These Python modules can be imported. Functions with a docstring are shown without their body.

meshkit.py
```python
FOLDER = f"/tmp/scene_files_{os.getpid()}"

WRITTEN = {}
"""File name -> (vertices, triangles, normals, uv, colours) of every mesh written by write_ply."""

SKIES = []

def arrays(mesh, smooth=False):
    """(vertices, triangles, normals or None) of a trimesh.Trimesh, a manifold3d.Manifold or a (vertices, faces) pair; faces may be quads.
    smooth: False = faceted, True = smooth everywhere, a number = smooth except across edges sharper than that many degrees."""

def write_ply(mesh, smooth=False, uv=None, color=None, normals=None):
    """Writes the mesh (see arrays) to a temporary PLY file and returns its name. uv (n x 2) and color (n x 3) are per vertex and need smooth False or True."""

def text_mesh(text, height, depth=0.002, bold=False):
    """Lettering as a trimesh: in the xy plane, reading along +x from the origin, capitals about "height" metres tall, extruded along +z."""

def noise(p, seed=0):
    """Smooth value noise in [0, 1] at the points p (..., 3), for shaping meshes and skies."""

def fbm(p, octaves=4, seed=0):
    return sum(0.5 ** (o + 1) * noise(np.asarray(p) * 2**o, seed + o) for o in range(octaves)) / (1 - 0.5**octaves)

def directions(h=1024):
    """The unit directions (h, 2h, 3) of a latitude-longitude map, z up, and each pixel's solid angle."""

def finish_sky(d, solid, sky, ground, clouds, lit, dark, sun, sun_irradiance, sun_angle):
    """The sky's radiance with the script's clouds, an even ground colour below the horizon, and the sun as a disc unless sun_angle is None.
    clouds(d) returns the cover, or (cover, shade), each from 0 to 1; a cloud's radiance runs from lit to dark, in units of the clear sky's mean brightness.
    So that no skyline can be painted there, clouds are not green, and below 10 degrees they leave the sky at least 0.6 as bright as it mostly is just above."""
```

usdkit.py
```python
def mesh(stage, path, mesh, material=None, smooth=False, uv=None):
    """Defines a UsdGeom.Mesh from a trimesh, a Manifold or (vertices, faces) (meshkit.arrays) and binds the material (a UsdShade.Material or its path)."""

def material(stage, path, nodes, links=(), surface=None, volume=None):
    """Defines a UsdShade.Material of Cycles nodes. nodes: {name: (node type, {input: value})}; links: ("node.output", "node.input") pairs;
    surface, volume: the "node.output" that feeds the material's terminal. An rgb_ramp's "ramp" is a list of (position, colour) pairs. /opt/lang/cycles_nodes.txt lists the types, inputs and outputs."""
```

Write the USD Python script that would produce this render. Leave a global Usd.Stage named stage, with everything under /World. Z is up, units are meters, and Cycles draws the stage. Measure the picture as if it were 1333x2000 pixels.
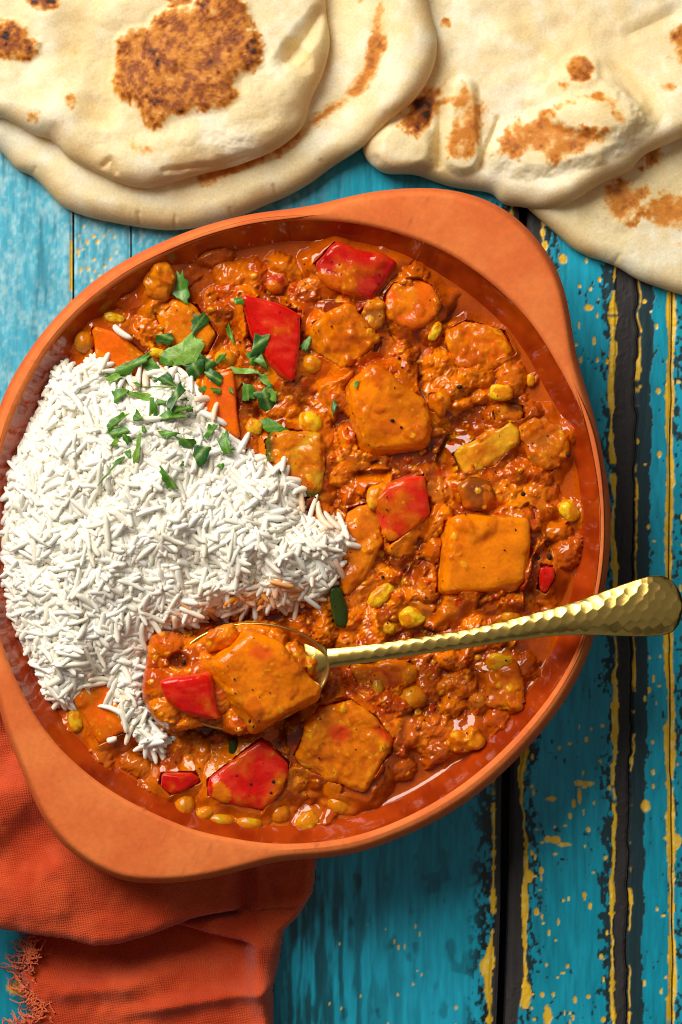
import math, random
import numpy as np, trimesh, manifold3d, usdkit, meshkit
from meshkit import fbm
from scipy.interpolate import CubicSpline
from scipy.ndimage import distance_transform_edt, gaussian_filter, map_coordinates, maximum_filter
from scipy.spatial import cKDTree
from PIL import Image, ImageDraw
from pxr import Usd, UsdGeom, UsdLux, UsdShade, Gf, Sdf, Vt

stage = Usd.Stage.CreateInMemory()
UsdGeom.SetStageUpAxis(stage, 'Z'); UsdGeom.SetStageMetersPerUnit(stage, 1.0)
UsdGeom.Xform.Define(stage, '/World'); UsdGeom.Scope.Define(stage, '/World/Looks')
S = 0.0001875            # metres per working unit (0.1875 mm); all modelling is done in these units
HC = 4800.0              # camera height above the table top, same units

# ------------------------------------------------------------------ camera, key lamp, added fill lights
cam = UsdGeom.Camera.Define(stage, '/World/camera')
cam.AddTranslateOp().Set((0, 0, HC * S))
cam.CreateHorizontalApertureAttr(24.0); cam.CreateFocalLengthAttr(24.0 * HC / 1333.0)
cam.CreateFStopAttr(13.0); cam.CreateFocusDistanceAttr((HC - 200) * S)
cam.CreateExposureAttr(0.0)

def rect_light(name, pos, target, w, h, inten, color):
    l = UsdLux.RectLight.Define(stage, '/World/' + name)
    pos, target = np.array(pos, float), np.array(target, float)
    z = pos - target; z /= np.linalg.norm(z)
    x = np.cross([0, 0, 1.0] if abs(z[2]) < .99 else [0, 1.0, 0], z); x /= np.linalg.norm(x); y = np.cross(z, x)
    m = Gf.Matrix4d(*x, 0, *y, 0, *z, 0, *pos, 1)
    l.AddTransformOp().Set(m)
    l.CreateWidthAttr(w); l.CreateHeightAttr(h); l.CreateIntensityAttr(inten); l.CreateColorAttr(color)
rect_light('key_softbox', (-0.66, 0.86, 0.98), (0, 0, 0), 0.85, 0.85, 15.2, (1.0, 0.945, 0.86))
rect_light('overhead_fill', (0.2, 0.1, 2.3), (0.05, 0, 0), 4.0, 4.0, 0.21, (1.0, 0.965, 0.91))  # added fill from above, softens shade and gives the brass a reflection
rect_light('front_fill', (0.2, -2.4, 0.9), (0, 0, 0.05), 4.0, 1.7, 0.20, (1.0, 0.96, 0.90))  # added fill light in front, lifts shade and dark metal edges
rect_light('side_fill', (2.4, 0.2, 0.9), (0, 0, 0.05), 4.0, 1.7, 0.24, (1.0, 0.96, 0.90))  # fill light added on the right to brighten shaded sides

# ------------------------------------------------------------------ helpers
def lin(r, g, b):
    c = np.array([r, g, b], float) / 255
    return np.where(c <= .04045, c / 12.92, ((c + .055) / 1.055) ** 2.4)
def sst(a, b, x):
    t = np.clip((np.asarray(x, float) - a) / (b - a), 0, 1); return t * t * (3 - 2 * t)
def mixc(a, b, t):
    t = np.asarray(t)[..., None]; return np.asarray(a) * (1 - t) + np.asarray(b) * t
def kz(z): return (HC - z) / HC
def wx(px, z0): return (np.asarray(px, float) - 666.5) * kz(z0)
def wy(py, z0): return -(np.asarray(py, float) - 1000.0) * kz(z0)
def f2(x, y, sc, o=4, seed=0, sy=None):
    return fbm(np.stack([np.asarray(x, float) / sc, np.asarray(y, float) / (sy or sc), np.full(np.shape(x), seed * 7.31)], -1), o, seed)
used = {}
def uname(base, parent='/World'):
    k = parent + '/' + base; n = used.get(k, 0); used[k] = n + 1
    return k if n == 0 else f'{k}_{n:03d}'
def tagp(p, label=None, cat=None, group=None, kind=None):
    for k, v in (('label', label), ('category', cat), ('group', group), ('kind', kind)):
        if v: p.SetCustomDataByKey(k, v)
    return p
def mesh(base, v, f, mat, parent='/World', col=None, aux=None, smooth=True, origin=None):
    path = uname(base, parent); v = np.asarray(v, float); f = np.asarray(f)
    cr = np.cross(v[f[:, 1]] - v[f[:, 0]], v[f[:, 2]] - v[f[:, 0]]); up = cr[:, 2].sum() / (np.abs(cr[:, 2]).sum() + 1e-9)
    if (up if abs(up) > .3 else (cr * (v[f[:, 0]] - v.mean(0))).sum()) < 0: f = f[:, ::-1]      # faces look outwards
    o = np.zeros(3)
    if parent == '/World':
        o = np.array([v[:, 0].mean(), v[:, 1].mean(), v[:, 2].min()]) if origin is None else np.asarray(origin, float)
    elif origin is not None: o = np.asarray(origin, float)
    m = usdkit.mesh(stage, path, ((v - o) * S, np.asarray(f)), mat, smooth=smooth)
    if parent == '/World': UsdGeom.Xformable(m).AddTranslateOp().Set(tuple(float(t) for t in o * S))
    pv = UsdGeom.PrimvarsAPI(m)
    if col is not None:
        col = np.broadcast_to(np.asarray(col, np.float32), (len(v), 3))
        pv.CreatePrimvar('col', Sdf.ValueTypeNames.Color3fArray, 'vertex').Set(Vt.Vec3fArray.FromNumpy(np.ascontiguousarray(col, np.float32)))
    if aux is not None:
        pv.CreatePrimvar('aux', Sdf.ValueTypeNames.FloatArray, 'vertex').Set(Vt.FloatArray.FromNumpy(np.ascontiguousarray(aux, np.float32)))
    return m.GetPrim()
def thing(base, o, label, cat, group=None, kind=None):
    x = UsdGeom.Xform.Define(stage, uname(base)); x.AddTranslateOp().Set(tuple(float(t) for t in np.asarray(o) * S))
    return tagp(x.GetPrim(), label, cat, group, kind)
def grid_faces(nr, nc, wrap=False):
    i = np.arange(nr - 1)[:, None]; j = np.arange(nc if wrap else nc - 1)[None]
    a = i * nc + j; b = i * nc + (j + 1) % nc; c = a + nc; d = b + nc
    return np.stack([np.stack([a, c, b], -1), np.stack([b, c, d], -1)], -2).reshape(-1, 3)
def clean(v, f, *attrs):
    u, inv = np.unique(f.ravel(), return_inverse=True)
    return (v[u], inv.reshape(-1, 3)) + tuple(a[u] for a in attrs)
def closed_curve(pts, n=2000):
    p = np.asarray(pts, float); p = np.vstack([p, p[:1]])
    s = np.r_[0, np.cumsum(np.linalg.norm(np.diff(p, axis=0), axis=1) ** .6)]
    return CubicSpline(s, p, bc_type='periodic')(np.linspace(0, s[-1], n, endpoint=False))
def radial(pts, c, th):
    q = closed_curve(pts) - np.asarray(c)
    a = np.arctan2(q[:, 1], q[:, 0]); r = np.hypot(q[:, 0], q[:, 1]); o = np.argsort(a)
    return np.interp(th, a[o], r[o], period=2 * np.pi)

# ------------------------------------------------------------------ materials
def mat(name, nodes, links, surface='p.BSDF'):
    return usdkit.material(stage, '/World/Looks/' + name, nodes, links, surface=surface)
def attr_mat(name, rough=.5, spec=.5, sss=0., rad=(1, .4, .15), scale=.001, bumps=(), var=0., varsc=900, coat=0., metal=0., auxrough=None, grainy=False, sheen=0., stretch=(1, 1, 1)):
    """base colour from the mesh's own paint (primvar col), varied finely; bumps = [(scale per metre, distance in metres, detail)]"""
    n = {'c': ('attribute', {'attribute': 'col'}), 'g': ('geometry', {}), 'mp': ('mapping', {'mapping_type': 'point', 'scale': stretch}),
         'nv': ('noise_texture', {'scale': varsc, 'detail': 3.0}), 'mr': ('map_range', {'from_min': .3, 'from_max': .7, 'to_min': 1 - var, 'to_max': 1 + var}),
         'mx': ('vector_math', {'math_type': 'scale'}),
         'p': ('principled_bsdf', {'roughness': rough, 'specular_ior_level': spec, 'subsurface_weight': sss, 'subsurface_radius': rad, 'subsurface_scale': scale,
                                   'coat_weight': coat, 'coat_roughness': .08, 'metallic': metal, 'sheen_weight': sheen, 'sheen_roughness': .5})}
    l = [('g.position', 'mp.vector'), ('mp.vector', 'nv.vector'), ('nv.fac', 'mr.value'), ('c.vector', 'mx.vector1'), ('mr.result', 'mx.scale'), ('mx.vector', 'p.base_color')]
    prev = None
    for i, (sc, dist, det) in enumerate(bumps):
        n[f'bn{i}'] = ('noise_texture', {'scale': sc, 'detail': det, 'roughness': .55}); n[f'b{i}'] = ('bump', {'distance': dist, 'strength': 1.0})
        l += [('mp.vector', f'bn{i}.vector')]
        if auxrough and grainy:
            n[f'bm{i}'] = ('math', {'math_type': 'multiply'}); n['inv'] = ('math', {'math_type': 'subtract', 'value1': 1.0})
            l += [(f'bn{i}.fac', f'bm{i}.value1'), ('inv.value', f'bm{i}.value2'), (f'bm{i}.value', f'b{i}.height')]
        else: l += [(f'bn{i}.fac', f'b{i}.height')]
        if prev: l.append((prev, f'b{i}.normal'))
        prev = f'b{i}.normal'
    if prev: l.append((prev, 'p.normal'))
    if auxrough:
        if grainy: l.append(('a.fac', 'inv.value2'))
        n['a'] = ('attribute', {'attribute': 'aux'}); n['ar'] = ('map_range', {'from_min': 0., 'from_max': 1., 'to_min': auxrough[0], 'to_max': auxrough[1]})
        l += [('a.fac', 'ar.value'), ('ar.result', 'p.roughness')]
    return mat(name, n, l)
M_paint = attr_mat('painted_wood', .42, .4, bumps=[(260, .00025, 4), (1500, .00006, 3)], var=.16, varsc=520, stretch=(1, .16, 1), auxrough=(.34, .7))
M_clay = attr_mat('terracotta', .78, .25, bumps=[(900, .00008, 4), (4000, .00003, 2)], var=.07, varsc=500)
M_glaze = attr_mat('glazed_terracotta', .13, .5, bumps=[(120, .0001, 3)], var=.12, varsc=160, coat=.4)
M_dough = attr_mat('baked_dough', .6, .25, .3, (1, .6, .34), .0025, [(700, .00014, 4), (2600, .00007, 2)], .08, 1250)
M_sauce = attr_mat('curry_sauce', .07, .4, .0, (1, .3, .06), .0012, [(520, .00010, 3), (1500, .00005, 2)], .12, 1100, auxrough=(.085, .03), grainy=True)
M_veg = attr_mat('cooked_vegetable', .13, .3, .3, (1, .42, .08), .0022, [(700, .00008, 3), (1800, .00006, 2)], .10, 900)
M_leaf = attr_mat('parsley_leaf', .42, .45, .0, bumps=[(900, .00018, 3)], var=.22, varsc=520)
M_gold = attr_mat('brass', .27, .5, 0, bumps=[(260, .00008, 2), (3000, .000012, 2)], var=.04, varsc=300, metal=1.0)
M_speck = attr_mat('black_pepper', .6, .3)
M_rice = mat('boiled_rice', {'c': ('attribute', {'attribute': 'col'}), 'p': ('principled_bsdf', {'roughness': .32, 'specular_ior_level': .4}),
    't': ('translucent_bsdf', {}), 'm': ('mix_closure', {'fac': .07})},
    [('c.color', 'p.base_color'), ('c.color', 't.color'), ('p.BSDF', 'm.closure1'), ('t.BSDF', 'm.closure2')], surface='m.closure')
# linen: two crossing thread waves as relief
M_linen = mat('linen', {
    'g': ('geometry', {}), 'c': ('attribute', {'attribute': 'col'}), 'nd': ('noise_texture', {'scale': 90.0, 'detail': 3.0}), 'ns': ('vector_math', {'math_type': 'scale', 'scale': .0016}),
    'ad': ('vector_math', {'math_type': 'add'}), 'mp': ('mapping', {'mapping_type': 'point', 'rotation': (0, 0, .12)}),
    'w1': ('wave_texture', {'wave_type': 'bands', 'bands_direction': 'x', 'scale': 520.0, 'distortion': 2.6, 'detail': 1.0, 'detail_scale': 2.0}),
    'w2': ('wave_texture', {'wave_type': 'bands', 'bands_direction': 'y', 'scale': 520.0, 'distortion': 2.6, 'detail': 1.0, 'detail_scale': 2.0}),
    'm': ('math', {'math_type': 'multiply'}), 'sl': ('noise_texture', {'scale': 420.0, 'detail': 2.0}), 'slm': ('mapping', {'mapping_type': 'point', 'scale': (.25, 1.6, 1)}),
    'h': ('math', {'math_type': 'add'}), 'b': ('bump', {'distance': .00026, 'strength': 1.0}),
    'mr': ('map_range', {'from_min': .35, 'from_max': 1.35, 'to_min': .88, 'to_max': 1.08}), 'mx': ('vector_math', {'math_type': 'scale'}),
    'p': ('principled_bsdf', {'roughness': .9, 'specular_ior_level': .1, 'sheen_weight': .25, 'sheen_roughness': .4})},
    [('g.position', 'nd.vector'), ('nd.color', 'ns.vector1'), ('g.position', 'ad.vector1'), ('ns.vector', 'ad.vector2'), ('ad.vector', 'mp.vector'),
     ('mp.vector', 'w1.vector'), ('mp.vector', 'w2.vector'), ('w1.fac', 'm.value1'), ('w2.fac', 'm.value2'), ('mp.vector', 'slm.vector'), ('slm.vector', 'sl.vector'),
     ('m.value', 'h.value1'), ('sl.fac', 'h.value2'), ('h.value', 'b.height'), ('b.normal', 'p.normal'), ('h.value', 'mr.value'),
     ('c.vector', 'mx.vector1'), ('mr.result', 'mx.scale'), ('mx.vector', 'p.base_color')])

# ------------------------------------------------------------------ table: six painted planks
table = thing('table_top', (0, 0, 0), 'turquoise painted planks with worn black seams and yellow underpaint', 'table', kind='structure')
TEAL, TEAL2, BLK, CHAR, YEL, PALEY = lin(3, 140, 164), lin(22, 156, 184), lin(14, 30, 34), lin(44, 40, 40), lin(226, 178, 32), lin(226, 200, 110)
PALE_SHEEN = lin(150, 196, 206)
s1 = lambda y: 1024 - (y - 400) * .029 + 2 * np.sin(y / 130)
b2l = lambda y: 1204 + 3 * np.sin(y / 170) + (f2(y, 0 * y, 40, 3, 3) - .5) * 12
b2r = lambda y: 1250 - (y - 550) * .0165 + (f2(y, 0 * y, 34, 3, 4) - .5) * 14
s3 = lambda y: 1311 + 3 * np.sin(y / 240) + (f2(y, 0 * y, 60, 2, 5) - .5) * 5
edges = [lambda y: 0 * y - 170, lambda y: 0 * y + 142, lambda y: 0 * y + 255, s1, lambda y: b2r(y) - 4, s3, lambda y: 0 * y + 1500]
gaps = [0, 1.2, .8, 8, .7, .9, 0]
rnd = np.random.default_rng(11)
# paint chips: ellipses showing the yellow undercoat
chips = []
for _ in range(80):
    chips.append((rnd.uniform(1035, 1195), rnd.uniform(1400, 2080), rnd.uniform(1.5, 5), rnd.uniform(2, 8)))
for _ in range(55): chips.append((rnd.uniform(1245, 1345), rnd.uniform(560, 2080), rnd.uniform(1.5, 4.5), rnd.uniform(2, 8)))
for _ in range(60): chips.append((rnd.uniform(1040, 1190), rnd.uniform(430, 900), rnd.uniform(1.5, 4), rnd.uniform(2, 8)))
for _ in range(26): chips.append((rnd.uniform(640, 930), rnd.uniform(1780, 2060), rnd.uniform(1, 3), rnd.uniform(1.5, 5)))
for _ in range(22): chips.append((rnd.uniform(150, 245), rnd.uniform(440, 560), rnd.uniform(1.5, 3.5), rnd.uniform(2, 5)))
chips += [(40, 1931, 26, 13), (1145, 1531, 16, 5), (1132, 1530, 9, 6), (1133, 1556, 4, 15), (1122, 1570, 4, 8), (1078, 1561, 11, 5), (1085, 1641, 13, 7), (1103, 1650, 13, 4), (1033, 1712, 10, 13),
          (1318, 1644, 14, 16), (1027, 1945, 12, 26), (950, 1890, 13, 18), (1070, 1985, 8, 20), (1196, 760, 8, 50), (1065, 480, 7, 10), (1100, 505, 8, 10), (1150, 600, 9, 6), (1262, 1575, 9, 12), (1070, 1640, 7, 7), (1085, 1640, 5, 4)]
chips = np.array(chips)
ctree = cKDTree(chips[:, :2])
def chipmask(x, y):
    out = np.zeros(x.shape)
    wob = f2(x, y, 7, 2, 8) - .5
    for cx, cy, a, b in chips:
        R = max(a, b) * 1.6
        sel = np.nonzero((np.abs(x - cx) < R) & (np.abs(y - cy) < R))
        if len(sel[0]) == 0: continue
        d = ((x[sel] - cx) / a) ** 2 + ((y[sel] - cy) / b) ** 2
        out[sel] = np.maximum(out[sel], sst(1.35, .65, d + wob[sel] * 1.4))
    return out
def plank(i):
    l, r = edges[i], edges[i + 1]; step = 2.2 if i >= 3 else (3.0 if i == 2 else 3.4)
    ys = np.arange(-170, 2170, step); n = int(max(20, (r(ys).mean() - l(ys).mean()) / step))
    t = np.linspace(0, 1, n)
    L, R = l(ys) + gaps[i] , r(ys) - gaps[i + 1]
    X = L[:, None] * (1 - t) + R[:, None] * t; Y = np.repeat(ys[:, None], n, 1)
    dl, dr = X - L[:, None], R[:, None] - X
    de = np.minimum(dl, dr)
    grain = f2(X, Y, 9, 4, 20 + i, sy=90); blot = f2(X, Y, 28, 4, 30 + i, sy=44); fine = f2(X, Y, 6, 3, 40 + i, sy=10); big = f2(X, Y, 150, 3, 50 + i, sy=260)
    col = mixc(TEAL, TEAL2, sst(.35, .7, big))
    col = mixc(col, col * .62, sst(.5, .75, grain) * .6)
    if i <= 2:                       # the left planks: sheen painted in as paler blue, over lighter paint and rubbed grain
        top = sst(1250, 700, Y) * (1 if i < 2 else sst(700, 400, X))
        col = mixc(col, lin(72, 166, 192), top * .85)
        col = mixc(col, PALE_SHEEN, top * sst(.40, .68, fine * .6 + blot * .4) * .9)
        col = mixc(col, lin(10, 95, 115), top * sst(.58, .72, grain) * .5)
    if i == 2:                       # dark streaky wear towards the lower left of the wide plank
        w = sst(860, 600, X) * sst(1600, 1750, Y)
        col = mixc(col, lin(6, 58, 66), np.clip(w * sst(.36, .56, grain) + sst(.62, .72, blot) * .5 * sst(1500, 1700, Y), 0, 1) * .85)
        dk = sst(64, 8, dr) * .5 + .12
        col = mixc(col, BLK, sst(.5, .56, fine * .55 + blot * .45 + (dk - .3) * .35) * sst(80, 30, dr))
    rub = np.zeros(X.shape)
    if i >= 3:
        if i == 3: pr = sst(75, 30, dl) * .22 + sst(45, 8, np.abs(X - b2l(Y))) * .2
        elif i == 4: pr = sst(34, 26, dl) * .5 + .02
        else: pr = .1 + 0 * X
        rub = sst(.53, .575, fine * .62 + blot * .38 + pr - .105)
        col = mixc(col, BLK, rub * .94)
    # bare charcoal bands beside the seams, with the yellow undercoat along their ragged edges
    band = np.zeros(X.shape); yel = np.zeros(X.shape)
    def edge_yel(dist, w0, seed, thr=.42, y0=-1e9):
        wv = w0 * (.25 + 1.6 * sst(thr, .85, f2(Y, 0 * Y, 55, 3, seed)) + .8 * sst(.5, .8, f2(Y, 0 * Y, 15, 2, seed + 1)))
        return sst(wv + 1.2, wv - .4, np.abs(dist)) * sst(thr + .0, thr + .06, f2(Y, 0 * Y, 62, 3, seed + 2) * .7 + f2(Y, 0 * Y, 16, 2, seed + 3) * .3 + .06)
    if i == 2:
        wv = 12 + 14 * (f2(Y, 0 * Y, 60, 3, 61) - .35); band = sst(1.5, -1.5, dr - wv); yel = edge_yel(dr - wv - 3, 4.5, 62, .4)
    if i == 3:
        wv = 24 + 28 * (f2(Y, 0 * Y, 95, 3, 71) - .42); band = sst(1.5, -1.5, dl - wv); yel = edge_yel(dl - wv - 2.5, 4, 72, .36)
        d2 = X - b2l(Y); band = np.maximum(band, sst(-1.5, 1.5, d2)); yel = np.maximum(yel, edge_yel(d2 + 4, 4.5, 75, .3))
    if i == 4:
        yel = edge_yel(dl - 5, 2.6, 78, .46); yel = np.maximum(yel, edge_yel(dr - 2, 4.5, 81, .3)); band = sst(3.5, 1.5, dl)
    if i == 5: yel = edge_yel(dl - 2, 3.5, 84, .36)
    if i == 0: yel = edge_yel(dr - 1.5, 1.7, 87, .4)
    chip = chipmask(X, Y) * (1 - band)
    if i == 2: chip = np.maximum(chip, 0)
    yel = np.clip(np.maximum(yel, chip), 0, 1)
    col = mixc(col, CHAR * (.75 + .5 * fine[..., None]), band)
    col = mixc(col, mixc(YEL, PALEY, sst(.5, .75, fine)), yel)
    z = (f2(X, Y, 60, 3, 90 + i, sy=300) - .5) * 5 - band * 3.5 - yel * 1.2 - rub * .7 - sst(.55, .75, grain) * .8
    z -= 3.5 * np.clip(1 - de / 5, 0, 1) ** 2
    if i == 3: z -= 4 * sst(12, 0, dl)
    Z = z - 2
    v = np.stack([wx(X, 0), wy(Y, 0), Z], -1).reshape(-1, 3); f = grid_faces(*X.shape)
    # plank sides and underside
    nr, nc = X.shape; c0 = col.reshape(-1, 3); rgh = (np.clip(band + rub * .6, 0, 1)).reshape(-1)
    sv, sf, sc = [], [], []
    base = len(v)
    for j in (0, nc - 1):
        top = np.arange(nr) * nc + j; low = v[top].copy(); low[:, 2] = -95
        o = base + sum(len(q) for q in sv); sv.append(low); sc.append(np.repeat(CHAR[None] * .5, nr, 0))
        a, b = top[:-1], top[1:]; c, d = np.arange(nr - 1) + o, np.arange(1, nr) + o
        q = np.vstack([np.stack([a, c, b], 1), np.stack([b, c, d], 1)]); sf.append(q if j else q[:, ::-1])
    o1, o2 = base, base + nr
    a, b = np.arange(nr - 1) + o1, np.arange(1, nr) + o1; c, d = a + nr, b + nr
    sf.append(np.vstack([np.stack([a, b, c], 1), np.stack([b, d, c], 1)])[:, ::-1])
    v2 = np.vstack([v] + sv); f2_ = np.vstack([f] + sf); cc = np.vstack([c0] + sc); aa = np.r_[rgh, np.ones(2 * nr)]
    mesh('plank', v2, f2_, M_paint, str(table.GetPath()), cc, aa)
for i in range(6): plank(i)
v, f = np.array([[-1400, -1700, -99], [1400, -1700, -99], [1400, 1700, -99], [-1400, 1700, -99]], float), np.array([[0, 1, 2], [0, 2, 3]])
mesh('underlay', v, f, M_speck, str(table.GetPath()), np.tile(lin(12, 11, 11), (4, 1)))

# ------------------------------------------------------------------ terracotta bowl
ZR, ZS, ZC = 250.0, 186.0, 205.0     # rim height, sauce level, nominal height of the food
BC = (580.0, 1045.0)
outer = [(1197,1000),(1192,1110),(1170,1228),(1125,1340),(1055,1440),(960,1535),(860,1604),(760,1650),(680,1674),(600,1683),(540,1689),(470,1706),(400,1722),(330,1730),(250,1727),(190,1706),(130,1664),(85,1610),(55,1550),(30,1490),(5,1425),(-15,1350),(-35,1250),(-45,1130),(-42,1000),(-30,890),(0,778),(48,690),(110,611),(200,531),(300,475),(400,436),(500,412),(560,404),(620,394),(700,375),(770,365),(850,363),(930,378),(1000,413),(1060,473),(1098,540),(1118,620),(1130,690),(1150,762),(1172,840),(1188,920)]
inner = [(1158,870),(1169,940),(1173,1010),(1170,1100),(1150,1205),(1110,1305),(1040,1405),(955,1492),(860,1562),(760,1612),(680,1637),(600,1648),(520,1648),(450,1638),(380,1622),(300,1590),(220,1548),(150,1495),(97,1440),(57,1380),(27,1320),(2,1250),(-12,1150),(-14,1030),(-6,920),(22,820),(57,745),(105,668),(160,608),(230,552),(310,504),(400,464),(480,440),(560,430),(640,430),(720,440),(800,462),(880,496),(968,558),(1040,632),(1100,728),(1138,805)]
NT = 1080
TH = np.linspace(-np.pi, np.pi, NT, endpoint=False)
RO, RI = radial(outer, BC, TH), radial(inner, BC, TH)
RB = np.minimum(RO, RI + 42)
hand = sst(8, 60, RO - RI - 30)         # 1 where a lug handle widens the rim
def prof():
    o, i, b = RO, RI, RB
    h = 18 * hand
    z = lambda q: np.full(NT, float(q))
    flat = o - i
    rows = [(b * 0 + 120, z(8)), (b * .55, z(4)), (b * .66, z(2)), (b * .72, z(14)), (b * .80, z(60)), (b * .87, z(115)), (b * .915, z(165)), (b * .94 - 4, z(196)), (b * .955 - 2, z(203)),
            (o - 14, z(207)), (o - 6, z(208)), (o - 2, z(212)), (o, z(218)), (o - 1.0, z(224)), (o - 6, z(234)), (o - 12 , z(243)), (o - 15, z(246.5)), (o - 19, z(248.8)), (o - 24, z(249.6))]
    for t in (.3, .5, .7): rows.append((o - 24 + (i + 9 - (o - 24)) * t, z(250)))
    rows += [(i + 9, z(249.5)), (i + 5, z(248)), (i + 2, z(245.5)), (i, z(242))]
    return rows
rows_out = prof()
rows_in = [(RI, np.full(NT, 242.0)), (RI - 3, np.full(NT, 235.)), (RI - 9, np.full(NT, 226.)), (RI - 18, np.full(NT, 214.)), (RI - 28, np.full(NT, 201.)), (RI - 40, np.full(NT, 186.)), (RI - 60, np.full(NT, 160.)), (RI * .85, np.full(NT, 120.)), (RI * .7, np.full(NT, 60.)), (RI * .5, np.full(NT, 34.)), (RI * .2, np.full(NT, 28.))]
def lathe(rows, zz):
    V = []
    for k, (r, z) in enumerate(rows):
        px, py = BC[0] + r * np.cos(TH), BC[1] + r * np.sin(TH)
        zw = z + (f2(px, py, 140, 2, 5) - .5) * 4 * (z > 150)
        V.append(np.stack([wx(px, zz), wy(py, zz), zw], -1))
    V = np.array(V); return V.reshape(-1, 3), grid_faces(len(rows), NT, True)
bowl = thing('serving_bowl', (wx(BC[0], ZR), wy(BC[1], ZR), 0), 'round terracotta serving bowl with two lug handles, full of curry and rice', 'bowl')
bo = np.array([wx(BC[0], ZR), wy(BC[1], ZR), 0.])
vo, fo = lathe(rows_out, ZR)
pxo, pyo = vo[:, 0] / kz(ZR) + 666.5, 1000 - vo[:, 1] / kz(ZR)
n1, n2 = f2(pxo, pyo, 70, 4, 14), f2(pxo, pyo, 11, 3, 15)
colo = mixc(lin(220, 118, 56), lin(210, 102, 46), sst(.35, .65, n1)); colo = mixc(colo, lin(150, 74, 44), sst(.66, .8, n2) * .5)
colo = mixc(colo, lin(196, 86, 40), sst(246, 236, vo[:, 2]) * .6)
ring = np.repeat(np.arange(len(rows_out)), NT); ang = np.tile(np.arange(NT), len(rows_out))
ish = (hand[ang] > .04) & (ring >= 9)
fh = ish[fo].all(1)
lower = pyo[fo].mean(1) > BC[1]
for nm, sel in (('clay_body', ~fh), ('handle', fh & ~lower), ('handle', fh & lower)):
    # smooth normals come from the whole lathe so the seams between the parts stay invisible
    path = uname(nm, str(bowl.GetPath()))
    va, fa, na = meshkit.arrays((vo - bo, fo), True)
    vv, ff, nn, cc = clean(va, fa[sel], na, colo)
    m = usdkit.mesh(stage, path, (vv * S, ff), M_clay)
    m.CreateNormalsAttr(Vt.Vec3fArray.FromNumpy(nn.astype(np.float32))); m.SetNormalsInterpolation('vertex')
    UsdGeom.PrimvarsAPI(m).CreatePrimvar('col', Sdf.ValueTypeNames.Color3fArray, 'vertex').Set(Vt.Vec3fArray.FromNumpy(cc.astype(np.float32)))
vi, fi = lathe(rows_in, ZR)
pxi, pyi = vi[:, 0] / kz(ZR) + 666.5, 1000 - vi[:, 1] / kz(ZR)
n3 = f2(pxi, pyi, 40, 4, 17)
coli = mixc(lin(166, 58, 10), lin(138, 40, 6), sst(.35, .65, n3))
mesh('glazed_inside', vi, fi[:, ::-1], M_glaze, str(bowl.GetPath()), coli, origin=bo)

# ------------------------------------------------------------------ food colours
SAUCE, DEEP, PULP, AMBER, GOLDY = lin(182, 79, 2), lin(114, 38, 1), lin(216, 111, 4), lin(238, 124, 4), lin(240, 178, 26)
RED, REDD, CARROT, POT, PALEPOT = lin(200, 16, 6), lin(160, 8, 6), lin(240, 102, 1), lin(244, 127, 3), lin(236, 176, 60)
BROWN, ZUC, GREEN = lin(128, 62, 14), lin(214, 150, 30), lin(58, 78, 12)

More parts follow.
